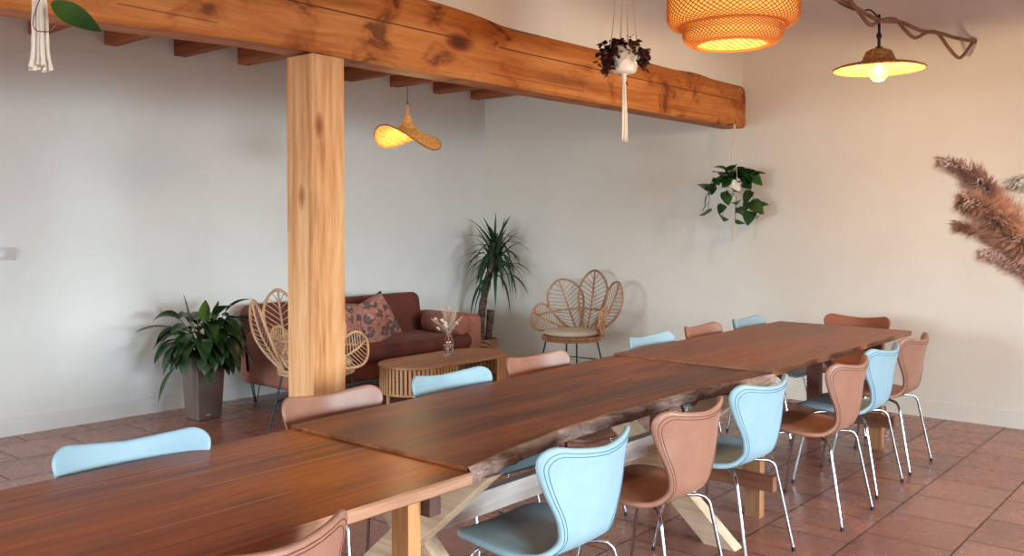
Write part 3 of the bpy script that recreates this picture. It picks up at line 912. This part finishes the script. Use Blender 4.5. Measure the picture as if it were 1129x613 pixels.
for i in range(26):
    plant_leaf(random.uniform(150,330), random.uniform(-25,15), random.uniform(.20,.27), random.uniform(.045,.06), random.uniform(.05,.16), random.uniform(.06,.12), random.uniform(2.0,3.4), tw=random.uniform(-.4,.4))
plant_leaf(160, 80, .26,.042,.24,.02,.2)
plant_leaf(250, 84, .17,.055,.28,.02,.1,True,tw=.5); plant_leaf(300,78,.16,.05,.25,.05,.1,True)
plant_leaf(185, 15, .33,.045,.22,.16,.6); plant_leaf(200, 5, .32,.045,.14,.18,1.2)
plant_leaf(195, -30, .30,.02,.10,.26,1.6)
plant_leaf(-20, 10, .30,.05,.26,.12,2.6); plant_leaf(-35, -20, .30,.05,.16,.16,2.0)
b.build('foliage', M['leaf'], P, ang=180); bl.build('young_leaves', M['leaf2'], P, ang=180, label='brighter green young leaves'); st.build('stems', M['gstem'], P)

# yucca
P = empty('yucca_tree', (6.90,6.30,0), 0, 'tall yucca with drooping blade leaves in a woven basket in the corner', 'plant')
b = MB(); b.lathe([(.001,0),(.125,0),(.15,.02),(.165,.15),(.168,.30),(.155,.305),(.15,.28),(.001,.27)], 32); b.build('basket', M['basket'], P, ang=50)
b = MB(); b.lathe([(.001,.285),(.150,.283)], 24); b.build('soil', M['soil'], P)
b = MB()
tp = cr([(-.02,0,.27),(-.01,.0,.50),(.03,-.02,.78),(.085,-.06,1.04),(.12,-.08,1.22)],6)
b.tube(tp, [.046-.018*i/(len(tp)-1)+.003*math.sin(i*2.1) for i in range(len(tp))], 14)
b.tube([(.03,-.06,.27),(.05,-.07,.45),(.06,-.075,.60)], [.038,.036,.042], 12)
b.build('trunk', M['trunk'], P, ang=60)
b = MB(); random.seed(5)
for i in range(88):
    az = random.uniform(0,2*PI); lay = random.random()
    el = math.radians(lerp(-35, 78, lay**1.1)); h = lerp(1.04,1.30,random.random())
    if random.random() < .3: h -= .12
    d = (math.cos(az)*math.cos(el), math.sin(az)*math.cos(el), math.sin(el))
    L = random.uniform(.44,.66)
    if math.sin(az) > .2 or math.cos(az) > .35: L *= .68
    leaf(b, (.12+.015*math.cos(az), -.08+.015*math.sin(az), h), d, L, random.uniform(.017,.027), lerp(3.4,1.0,lay), .3, 12, shape='blade')
leaf(b,(.12,-.08,1.28),(.05,.0,1),.34,.02,.1,.3,10,shape='blade')
leaf(b,(.12,-.08,1.26),(-.45,.3,1),.34,.018,.15,.3,10,shape='blade')
b.v = [(min(v[0], XB-.03-6.90), min(v[1], YA(7)-.03-6.30), v[2]) for v in b.v]
b.build('foliage', M['yucca'], P, ang=180)

# ---------------------------------------------------------------- hanging plants
def cords(b, top, ringz, r, n, rc=.003, c=(0,0)):
    for k in range(n):
        a = 2*PI*k/n+.5; b.tube(cr([top, (c[0]+r*.8*math.cos(a), c[1]+r*.8*math.sin(a), lerp(top[2],ringz,.75)), (c[0]+r*math.cos(a), c[1]+r*math.sin(a), ringz)],4), rc, 5)
# pothos on the beam end
P = empty('hanging_pothos', (7.07,3.545,1.80), 0, 'trailing green pothos in a small white pot, hanging from a hook at the beam end', 'plant')
b = MB(); b.lathe([(.001,-.06),(.035,-.055),(.055,-.02),(.068,.05),(.07,.07),(.06,.07),(.055,.04),(.001,.04)], 28); b.build('pot', M['white'], P, ang=60)
b = MB(); b.box(-.001,.001,-.001,.001,0,.001)
b = MB(); top = (0,0,.55)
for k in range(4):
    a = PI/4+PI/2*k; R_ = .072
    b.tube(cr([top,(.03*math.cos(a),.03*math.sin(a),.36),(R_*.8*math.cos(a),R_*.8*math.sin(a),.16),(R_*math.cos(a),R_*math.sin(a),.06),(.05*math.cos(a),.05*math.sin(a),-.03),(0,0,-.085)],5), .0032, 6)
b.tube([(.022,.0,.375),(0,.022,.375),(-.022,0,.375),(0,-.022,.375)], .004, 5, closed=True)
for k in range(14):
    a = random.uniform(0,2*PI); q = random.uniform(.004,.022)
    b.tube([(0,0,-.08),(.006*math.cos(a),.006*math.sin(a),-.16),(q*math.cos(a)*.7,q*math.sin(a)*.7,-.3),(q*math.cos(a),q*math.sin(a),-.44+random.uniform(-.02,.02))], .0026, 5)
b.tube([(0,0,-.075),(0,0,-.11)], .012, 8)
b.build('macrame_cords', M['cotton'], P, ang=60)
b = MB(); b.tube([(0,.07,.54),(0,.0,.54),(0,-.008,.55),(0,-.004,.565)], .004, 8); b.build('hook', M['black'], P)
b = MB(); st = MB(); random.seed(11)
vines = [(-1,0,.30,-.06),(-1,.3,.28,-.22),(-.6,-.6,.16,-.24),(1,-.1,.17,-.10),(.9,.2,.22,-.26),(.7,-.5,.20,-.20),(.2,-.6,.1,-.2),(.5,-.2,.18,.08),(-.5,-.2,.16,.12),(.1,-.3,.1,-.3)]
for (vx, vy, rr_, dz) in vines:
    v = Vector((vx*.65, -vx*.76*.4+vy*.5, 0)); v.normalize() 
    v = Vector((vx*.648+0*vy, -vx*.76, 0))
    pts = cr([(0,0,.05), (v.x*rr_*.4, v.y*rr_*.4, .12+.02*vx), (v.x*rr_*.8, v.y*rr_*.8, .03+dz*.4), (v.x*rr_, v.y*rr_, dz)], 5)
    pts = [Vector((p.x, min(p.y+.0,.15), p.z)) for p in pts]
    st.tube(pts, .0022, 5)
    for i in range(3, len(pts), 3):
        az = random.uniform(0,2*PI); 
        leaf(b, pts[i], (math.cos(az)*.6-.3, math.sin(az)*.6-.3, random.uniform(-.7,.4)), random.uniform(.09,.14), random.uniform(.042,.06), .8, .12, 7, shape='heart', tw=random.uniform(-.8,.8))
for i in range(22):
    az = random.uniform(0,2*PI); r_ = random.uniform(.02,.08); rx = random.uniform(-.10,.14)
    leaf(b, (rx*.648+.02*math.cos(az), -rx*.76+.02*math.sin(az), random.uniform(.08,.15)), (math.cos(az),math.sin(az),random.uniform(.0,.8)), random.uniform(.11,.16), random.uniform(.05,.068), 1.0, .12, 7, shape='heart', tw=random.uniform(-.5,.5))
for (rx, z, s_, az) in ((.11,.12,.075,-1.2),(.10,.06,.06,-2.2),(.13,-.12,.075,-1.5),(-.22,-.01,.05,-2.6)):
    leaf(b, (rx*.648, -rx*.76-.02, z), (math.cos(az)*.5,math.sin(az)*.3,-.25), s_*2, s_*.8, .4, .1, 8, shape='heart', tw=1.1)
st.build('vines', M['stem'], P); b.build('foliage', M['pothos'], P, ang=180)

# burgundy plant, hangs from the high ceiling
P = empty('hanging_burgundy_plant', (4.20,2.77,2.40), 0, 'dark burgundy-leaved plant in white pot, hanging in macrame before the beam', 'plant')
b = MB(); b.lathe([(.001,-.075),(.060,-.073),(.070,-.06),(.076,0),(.080,.065),(.070,.065),(.066,.0),(.001,.0)], 32); b.build('pot', M['white'], P, ang=60)
b = MB(); CEz = CE-2.40
for k in range(4):
    a = PI/4*1.1+PI/2*k; R_ = .077
    for j in (-1,1):
        b.tube(cr([(0.006*j,0,CEz-.02),(.045*math.cos(a),.045*math.sin(a),.42),(R_*math.cos(a),R_*math.sin(a),.05),(R_*math.cos(a+.45*j),R_*math.sin(a+.45*j),-.02),(.07*math.cos(a+.7*j),.07*math.sin(a+.7*j),-.06),(0.01,0,-.085)],5), .0022, 5)
for k in range(16):
    a = random.uniform(0,2*PI); q = random.uniform(.006,.022)
    b.tube([(0,0,-.08),(.009*math.cos(a),.009*math.sin(a),-.16),(q*math.cos(a)*.8,q*math.sin(a)*.8,-.3),(q*math.cos(a),q*math.sin(a),-.435+random.uniform(-.02,.02))], .003, 5)
b.tube([(0,0,-.078),(0,0,-.12)], .012, 8)
b.build('macrame_cords', M['cotton'], P, ang=60)
b = MB(); random.seed(3)
for i in range(210):
    az = random.uniform(0,2*PI); rr_ = random.uniform(.02,.125); z = random.uniform(.03,.11) - max(0,rr_-.06)*random.uniform(0,2.2)
    if rr_ < .085 and z < .02: z = .05
    # leave the pot front open
    if abs(az-3.9) < .45 and z < .03: continue
    for k in range(2):
        a2 = az+random.uniform(-1.2,1.2)
        leaf(b, (rr_*math.cos(az), rr_*math.sin(az), z), (math.cos(a2),math.sin(a2),random.uniform(-.8,.8)), random.uniform(.025,.045), random.uniform(.010,.017), 1, .2, 4, tw=random.uniform(-1,1))
for (ang_, zz) in ((2.5,-.06),(2.7,-.04),(2.9,-.03),(5.3,-.03),(5.5,-.01),(2.3,-.02)):
    for i in range(16):
        a2 = random.uniform(0,2*PI); rr_ = random.uniform(.09,.13)
        leaf(b, (rr_*math.cos(ang_+random.gauss(0,.12)), rr_*math.sin(ang_+random.gauss(0,.12)), zz+random.uniform(-.02,.08)), (math.cos(a2),math.sin(a2),random.uniform(-1,.4)), .035, .014, 1, .2, 4, tw=random.uniform(-1,1))
b.build('foliage', M['burgundy'], P, ang=180)

# near pothos hanging over the first table (only tassel and a leaf in view)
P = empty('hanging_macrame_planter', (1.06,2.62,2.28), 0, 'macrame plant hanger at top left corner, its white tassel and a green leaf showing', 'plant')
b = MB(); b.lathe([(.001,.02),(.05,.02),(.07,.06),(.08,.15),(.07,.15),(.06,.08),(.001,.08)], 28); b.build('pot', M['white'], P, ang=60)
b = MB()
for k in range(4):
    a = PI/4+PI/2*k; R_ = .084
    b.tube(cr([(0,0,CE-2.28-.02),(.04*math.cos(a),.04*math.sin(a),.7),(R_*math.cos(a),R_*math.sin(a),.15),(.07*math.cos(a),.07*math.sin(a),.03),(0,0,-.03)],5), .004, 6)
random.seed(4)
for k in range(10):
    a = 2*PI*k/10+.2; q = .024 if k % 2 else .012
    e_ = -.352+random.uniform(-.008,.008)
    pts = cr([(0,0,-.02),(.008*math.cos(a),.008*math.sin(a),-.10),(q*.7*math.cos(a),q*.7*math.sin(a),-.2),(q*.8*math.cos(a),q*.8*math.sin(a),-.30),(q*1.15*math.cos(a),q*1.15*math.sin(a),e_)],4)
    nP = len(pts); b.tube(pts, [.0048+.0012*(i%2) + (.003*max(0,(i/nP-.85)/.15)) for i in range(nP)], 7)
b.tube([(0,0,-.01),(0,0,-.06)], .016, 10)
b.build('macrame_cords', M['cotton'], P, ang=60)
b = MB(); st = MB()
rt = Vector((.648,-.76,0))
p0 = Vector((0,0,.08))
pts = cr([(0,0,.10), rt*.03+Vector((0,0,.2)), rt*.085+Vector((0,0,.05)), rt*.02+Vector((-.05,-.04,-.225)), rt*.055+Vector((-.05,-.04,-.265)), rt*.085+Vector((-.05,-.04,-.24))], 6)
st.tube(pts, .0016, 5)
e_ = leaf(b, rt*.01+rt*.055+Vector((-.045,-.035,-.185)), rt*1+Vector((0,0,-.55)), .155, .030, .05, .12, 14, shape='lance', tw=1.35)
st.tube([e_, e_+rt*.016+Vector((0,0,-.003))], [.0012,.0004], 4)
for i in range(10):
    az = random.uniform(0,2*PI); leaf(b, (.05*math.cos(az),.05*math.sin(az),.12), (math.cos(az),math.sin(az),.8), .11, .035, .8, .12, 7, shape='heart')
st.build('vines', M['stem'], P); b.build('foliage', leafmat('trailing_leaf',(28,58,22),(66,98,36),8), P, ang=180)

# ---------------------------------------------------------------- lamps
# wavy straw pendant
P = empty('wavy_pendant_lamp', (4.45,4.78,2.13), 0, 'lit wavy straw hat-shaped pendant lamp hanging over the lounge near the post', 'lamp')
b = MB(); rows = []
rt = Vector((.648,-.76,0)); fw = Vector((.76,.648,0))
nr, na = 18, 64
for i in range(nr+1):
    t_ = i/nr; row = []
    for k in range(na+1):
        a = 2*PI*k/na
        # crown then wide brim
        if t_ < .35: q = t_/.35; rr_ = lerp(.016,.075,q**1.6); z = lerp(.165,.055,q)
        else:
            q = (t_-.35)/.65; rr_ = lerp(.075,.235,q); z = .055-.03*q
            z += q**1.3*(.062*math.cos(2*(a-.95)) - .030*math.cos(a-.2) - .035)
        x = rr_*math.cos(a); y = rr_*math.sin(a)
        p = rt*x + fw*y; row.append((p.x, p.y, z-.02))
    rows.append(row)
b.grid(rows)
sh = b.build('lamp_shade', M['straw_wave'], P, ang=180)
m_ = sh.modifiers.new('so','SOLIDIFY'); m_.thickness = .004
b = MB(); b.tube([rows[-1][k] for k in range(na)], .006, 6, closed=True); b.build('rim', M['straw_dark'], sh)
b = MB(); b.tube([(0,0,.14),(0,0,.185),(0,0,.215)], [.019,.020,.019], 14); b.build('socket', M['socketwood'], P, ang=50)
b = MB(); b.tube([(0,0,.215),(0,0,.235)], [.008,.006], 8); b.tube([(0,0,.23),(0,0,.868)], .0028, 6); b.build('cord', mat('grey_cord',(96,72,60),.8), P)
b = MB(); b.lathe([(.001,.0),(.02,.004),(.03,.025),(.026,.055),(.014,.08),(.012,.12),(.001,.12)], 18, (0,0,0)); b.build('light_bulb', M['bulb'], P)

# large tiered bamboo pendant
P = empty('tiered_bamboo_pendant', (4.02,2.03,2.36), 0, 'large lit tiered woven bamboo pendant lamp at the top, over the tables', 'lamp')
def weave(b, prof, n, turn, sgn, r=.0022, seg=10, ph=0):
    # prof: list of (radius, z)
    m_ = len(prof)
    for k in range(n):
        pts = []
        for i, (rr_, z) in enumerate(prof):
            a = 2*PI*k/n + sgn*turn*i/(m_-1)+ph
            q = rr_ + sgn*.0015
            pts.append((q*math.cos(a), q*math.sin(a), z))
        b.tube(pts, r, 4, cap=False)
def tierprof(R, Rin, z0, z1, n=12):
    # inner opening -> rounded bottom -> vertical side -> top inward
    pts = [(Rin,z0+.002),(lerp(Rin,R,.4),z0+.001),(lerp(Rin,R,.7),z0+.010),(lerp(Rin,R,.9),z0+.024),(R,z0+.048)]
    for i in range(1,6): pts.append((R,lerp(z0+.048,z1-.03,i/5)))
    pts += [(R*.985,z1-.012),(R*.93,z1)]
    return pts
tiers = [(.236,.168,.0,.150),(.312,.236,.085,.30),(.25,.2,.25,.42)]
for i, (R_, Ri, z0, z1) in enumerate(tiers):
    prof = tierprof(R_, Ri, z0-.0, z1)
    b = MB(); weave(b, prof, 66, 1.25, 1, r=.0026); weave(b, prof, 66, 1.25, -1, r=.0026, ph=.02)
    b.build('woven_tier', M['weave'], P, False)
    b = MB(); b.lathe([(q[0]-.008, q[1]+.004) for q in prof], 48); 
    b.build('glow_lining', M.setdefault('glow_lining', glow('painted_glow_lining', (255,200,110), (255,196,90), .85)), P)  # added inner surface, bulb glow on the weave put in as emission
    b = MB(); b.tube([(Ri*math.cos(a*PI/30),Ri*math.sin(a*PI/30),z0+.001) for a in range(60)], .006, 6, closed=True)
    b.build('rim', M['weavedark'], P)
# flat disc as woven bottom, lamp glow and dark holes painted into its colour
b = MB(); Rb = .166
b.lathe([(.001,.006),(Rb,.006)], 48)
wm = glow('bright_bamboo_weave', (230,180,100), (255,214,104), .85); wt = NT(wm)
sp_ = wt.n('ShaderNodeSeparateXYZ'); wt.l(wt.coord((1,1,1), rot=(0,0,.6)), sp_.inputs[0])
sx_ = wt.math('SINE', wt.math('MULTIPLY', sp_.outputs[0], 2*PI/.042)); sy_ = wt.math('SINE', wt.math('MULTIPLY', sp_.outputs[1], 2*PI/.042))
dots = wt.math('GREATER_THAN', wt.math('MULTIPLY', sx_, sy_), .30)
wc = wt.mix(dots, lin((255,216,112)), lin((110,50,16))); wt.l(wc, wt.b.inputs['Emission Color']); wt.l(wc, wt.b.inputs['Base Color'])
b.build('woven_bottom', wm, P, False)
b = MB(); b.lathe([(.001,.030),(.205,.030)], 40); b.build('bulb_blocker', glow('dim_orange_blocker',(90,50,24),(160,80,24),.12), P)  # added disc that blocks the bulb, faint glow put into its colour
b = MB(); b.lathe([(.001,.0),(.025,.006),(.04,.035),(.036,.07),(.018,.1),(.015,.14),(.001,.14)], 18, (0,0,.14)); b.build('light_bulb', M['bulb'], P)
b = MB(); b.tube([(0,0,.28),(0,0,CE-2.36-.0)], .004, 6); b.build('cord', M['black'], P)
b = MB()
for k in range(3):
    a = 2*PI*k/3; b.tube([(0,0,.40),(.232*math.cos(a),.232*math.sin(a),.418)], .003, 5)
b.build('spider_frame', M['black'], P)

# flat straw hat pendant
hp = Vector((5.72,1.905,2.435))
P = empty('hat_pendant_lamp', hp, 0, 'lit flat straw-hat pendant lamp hanging from the twisted rope', 'lamp')
prof = [(.001,.138),(.05,.136),(.074,.124),(.086,.10),(.10,.066),(.12,.054),(.18,.044),(.235,.032),(.262,.020),(.266,.016)]
b = MB(); b.lathe(prof, 56); sh = b.build('lamp_shade', M['straw_out'], P, ang=60)
prof2 = [(.001,.128),(.045,.126),(.066,.116),(.080,.095),(.094,.06),(.118,.048),(.18,.038),(.233,.026),(.258,.014),(.264,.014)]
b = MB(); b.lathe(prof2, 56); b.build('inner_lining', M['straw_in'], sh, ang=60)
b = MB(); b.tube([(.265*math.cos(a*PI/30),.265*math.sin(a*PI/30),.015) for a in range(60)], .006, 6, closed=True)
b.tube([(.242*math.cos(a*PI/30),.242*math.sin(a*PI/30),.022) for a in range(60)], .004, 6, closed=True)
b.build('rim', M['straw_dark'], sh)
b = MB(); b.lathe([(.001,-.062),(.03,-.056),(.052,-.032),(.058,-.002),(.05,.024),(.03,.045),(.018,.07),(.016,.1)], 28); b.build('light_bulb', M['bulbglass'], P)
b = MB(); b.lathe([(.001,-.03),(.012,-.022),(.02,.0),(.018,.03),(.010,.045),(.001,.05)], 16); 
fil = b.build('filament', M['bulb'], P)
b = MB(); b.tube([(0,0,.09),(0,0,.15)], .022, 12); b.tube([(0,0,.15),(0,0,.20),(.004,0,.21),(-.004,0,.225),(0,0,.24),(0,0,.350)], [.010,.010,.017,.017,.008,.008], 8); b.build('socket_cord', M['black'], P)
# rope
def dpt(px, py, d):
    A_ = (.7602,.6483); R_ = (.6483,-.7602); r_ = (px-564.5)/994*d
    return Vector((A_[0]*d+R_[0]*r_, A_[1]*d+R_[1]*r_, 1.5-(py-246)/994*d))
P = empty('rope', (XB-.02,1.765,2.852), 0, 'thick brown rope twisted around itself from the right wall up to the ceiling', 'rope')
o_ = Vector(P.location)
wallp = Vector((XB-.03,1.765,2.852))
hang = Vector((5.72,1.905,2.785))
hi = Vector((4.7,1.80,3.05)); hi2 = Vector((3.9,1.7,3.88))
A1 = cr([dpt(832,-60,4.3), dpt(880,-18,4.9), dpt(905,-5,5.1), dpt(936,8,5.35), dpt(967,24,5.6), dpt(990,26,5.9), dpt(1012,35,6.2), dpt(1033,38,6.5), dpt(1050,43,6.65), wallp], 8)
B1 = cr([dpt(832,-60,4.3)+Vector((0,0,.02)), dpt(890,-14,4.95), dpt(925,-6,5.15), dpt(944,14,5.35), dpt(957,29,5.5), dpt(969,24,5.6), dpt(984,23,5.8), dpt(995,34,5.95), dpt(1006,43,6.1), dpt(1020,37,6.35), dpt(1031,38,6.5), dpt(1044,55,6.6), dpt(1055,65,6.65), dpt(1064,56,6.68), wallp], 6)
b = MB(); b.tube([p-o_ for p in A1], .013, 8); b.tube([p-o_ for p in B1], .012, 8)
b.tube([dpt(1076,47,7.18)-o_ if False else wallp-o_+Vector((.028,0,.0)), wallp-o_-Vector((.03,0,0))], .02, 10)
b.tube([p-o_ for p in cr([dpt(832,-60,4.3), (3.0,2.7,3.60), (2.95,2.75,CE-.001)], 5)], .013, 8)
b.build('rope_strands', M['rope'], P)
b = MB(); b.tube([p-o_ for p in cr([dpt(905,-30,4.9), dpt(918,0,5.2), dpt(932,10,5.4), dpt(947,14,5.5), dpt(957,13,5.55), dpt(967,22,5.6), (5.72,1.905,2.78)], 6)], .0055, 6)
b.build('lamp_cable', M['black'], P)

# ---------------------------------------------------------------- pampas grass in a tall vase, right foreground
vx, vy = dpt(1215,300,2.45).xy
V = empty('floor_vase', (vx, vy, 0), 0, 'tall white floor vase holding the pampas grass, just outside the right edge', 'vase')
b = MB(); b.lathe([(.001,0),(.10,0),(.13,.03),(.16,.25),(.13,.5),(.075,.66),(.07,.72),(.078,.75),(.068,.75),(.062,.7),(.001,.6)], 36); b.build('body', M['white'], V, ang=60)
mouth = Vector((vx,vy,.74))
def plume(path, rad, m, lab, nst=2600, seed=1, hang_=0.35):
    nst = int(nst*2.2); rad *= 1.35
    random.seed(seed)
    path = [Vector(p) for p in path]
    base = path[0]
    o = empty('pampas_plume', (vx,vy,.70), 0, lab, 'pampas grass', 'pampas plumes at the right edge')
    oo = Vector(o.location)
    st = MB(); pl_ = cr(path, 8)
    full = cr([Vector((vx+random.uniform(-.02,.02),vy+random.uniform(-.02,.02),.66)), Vector((vx,vy,.95)), path[0]+ (path[0]-path[1])*.5, path[0]], 8)
    st.tube([p-oo for p in full+pl_[1:-8]], .0026, 5); st.build('stem', M['pampas2'], o)
    b = MB(); n = len(pl_)-1
    for k in range(nst):
        t_ = random.random(); i = min(int(t_*n), n-1); f_ = t_*n-i
        p = pl_[i].lerp(pl_[i+1], f_); d = (pl_[i+1]-pl_[i]).normalized()
        r_ = Vector((random.gauss(0,1),random.gauss(0,1),random.gauss(0,1)-hang_)); r_ -= d*r_.dot(d)
        if r_.length < .01: continue
        r_.normalize()
        prof_ = math.sin(PI*(t_*.54+.365))**.6
        L = random.uniform(.03,.06)
        lump = .75+.5*noise.noise((p*28)+r_*1.5+Vector((seed*3,0,0)))
        q1 = p + r_*rad*prof_*random.uniform(.2,1.0)*lump + d*L*.3
        q2 = q1 + r_*rad*prof_*.45*lump + d*L*.4 + Vector((0,0,-.008))
        s_ = d.cross(r_)*.0009
        s2 = (s_*.7+Vector((0,0,.0006)))
        b.add([p-s_, p+s_, q1+s2, q1-s2, q2], [(0,1,2,3),(3,2,4)])
    b.v = [(v[0]-oo.x, v[1]-oo.y, v[2]-oo.z) for v in b.v]
    b.build('plume', m, o, False)
plume([dpt(1110,242,2.55),dpt(1090,215,2.5),dpt(1068,193,2.47),dpt(1036,178,2.42)], .034, M['pampas2'], 'upper dusky brown pampas plume arching left, highest at the right edge', 3000, 2)
plume([dpt(1140,280,2.4),dpt(1110,252,2.38),dpt(1085,232,2.36),dpt(1060,222,2.33)], .048, M['pampas'], 'thick tan pampas plume in the middle of the bunch', 4200, 3)
plume([dpt(1145,297,2.5),dpt(1115,275,2.48),dpt(1088,258,2.46),dpt(1055,250,2.42)], .030, M['pampas'], 'thin pampas plume with pale fringed tip below the thick one', 2400, 4)
plume([dpt(1150,318,2.45),dpt(1128,298,2.42),dpt(1108,285,2.4),dpt(1084,281,2.37)], .028, M['pampas2'], 'lowest dusky pampas plume pointing left', 2400, 5)
plume([dpt(1165,240,2.7),dpt(1150,215,2.7),dpt(1135,203,2.68),dpt(1114,203,2.66)], .034, M['pampas3'], 'cream white pampas plume cut by the right edge', 2400, 6)

# ---------------------------------------------------------------- lights
def area(name, loc_, rot, sx, sy, e, col, spread=180):
    l = bpy.data.lights.new(name, 'AREA'); l.shape = 'RECTANGLE'; l.size = sx; l.size_y = sy; l.energy = e; l.color = col; l.spread = math.radians(spread)
    o = bpy.data.objects.new(name, l); COL.objects.link(o); o.location = loc_; o.rotation_euler = rot; return o
def point(name, loc_, e, col, r=.03):
    l = bpy.data.lights.new(name, 'POINT'); l.energy = e; l.color = col; l.shadow_soft_size = r
    o = bpy.data.objects.new(name, l); COL.objects.link(o); o.location = loc_; return o
day = (.71,.89,1.0)
tilt = math.radians(37)
for (a, b_, z0, z1) in wf:
    area('window_daylight', ((a+b_)/2, Y0+.03, (z0+z1)/2), (PI/2-tilt, 0, 0), b_-a, z1-z0, 500, day, 96)
for (a, b_, z0, z1) in wl:
    area('window_daylight', (X0+.03, (a+b_)/2, (z0+z1)/2), (PI/2-tilt, 0, -PI/2), b_-a, z1-z0, 290 if a > 4 else 130, day, 96)  # the stronger lounge panel is the added light for the right wall
warm = (1, .68, .34)
point('hat_lamp_light', hp+Vector((0,0,-.085)), 42, warm, .02)
point('bamboo_fill_light', (4.02,2.03,1.95), 12, warm, .12)  # added fill in open air below the bamboo shade
point('wavy_fill_light', (4.45,4.78,1.96), 9, warm, .04)  # added warm fill, hung in open air under the wavy shade
W = bpy.data.worlds.new('world'); SC.world = W; W.use_nodes = True
W.node_tree.nodes['Background'].inputs[0].default_value = (.75,.85,1,1); W.node_tree.nodes['Background'].inputs[1].default_value = .8

# ---------------------------------------------------------------- camera
cd = bpy.data.cameras.new('camera'); co = bpy.data.objects.new('camera', cd); COL.objects.link(co)
cd.sensor_fit = 'HORIZONTAL'; cd.sensor_width = 36; cd.lens = 36*994/1129; cd.clip_start = .05
tl = math.radians(1.5)
co.location = (0,0,1.5)
fwd = Vector((.7602*math.cos(tl), .6483*math.cos(tl), -math.sin(tl)))
co.rotation_euler = fwd.to_track_quat('-Z','Y').to_euler()
cd.shift_y = -(60.5-994*math.tan(tl))/1129
SC.camera = co
SC.view_settings.view_transform = 'Standard'
SC.view_settings.exposure = 0
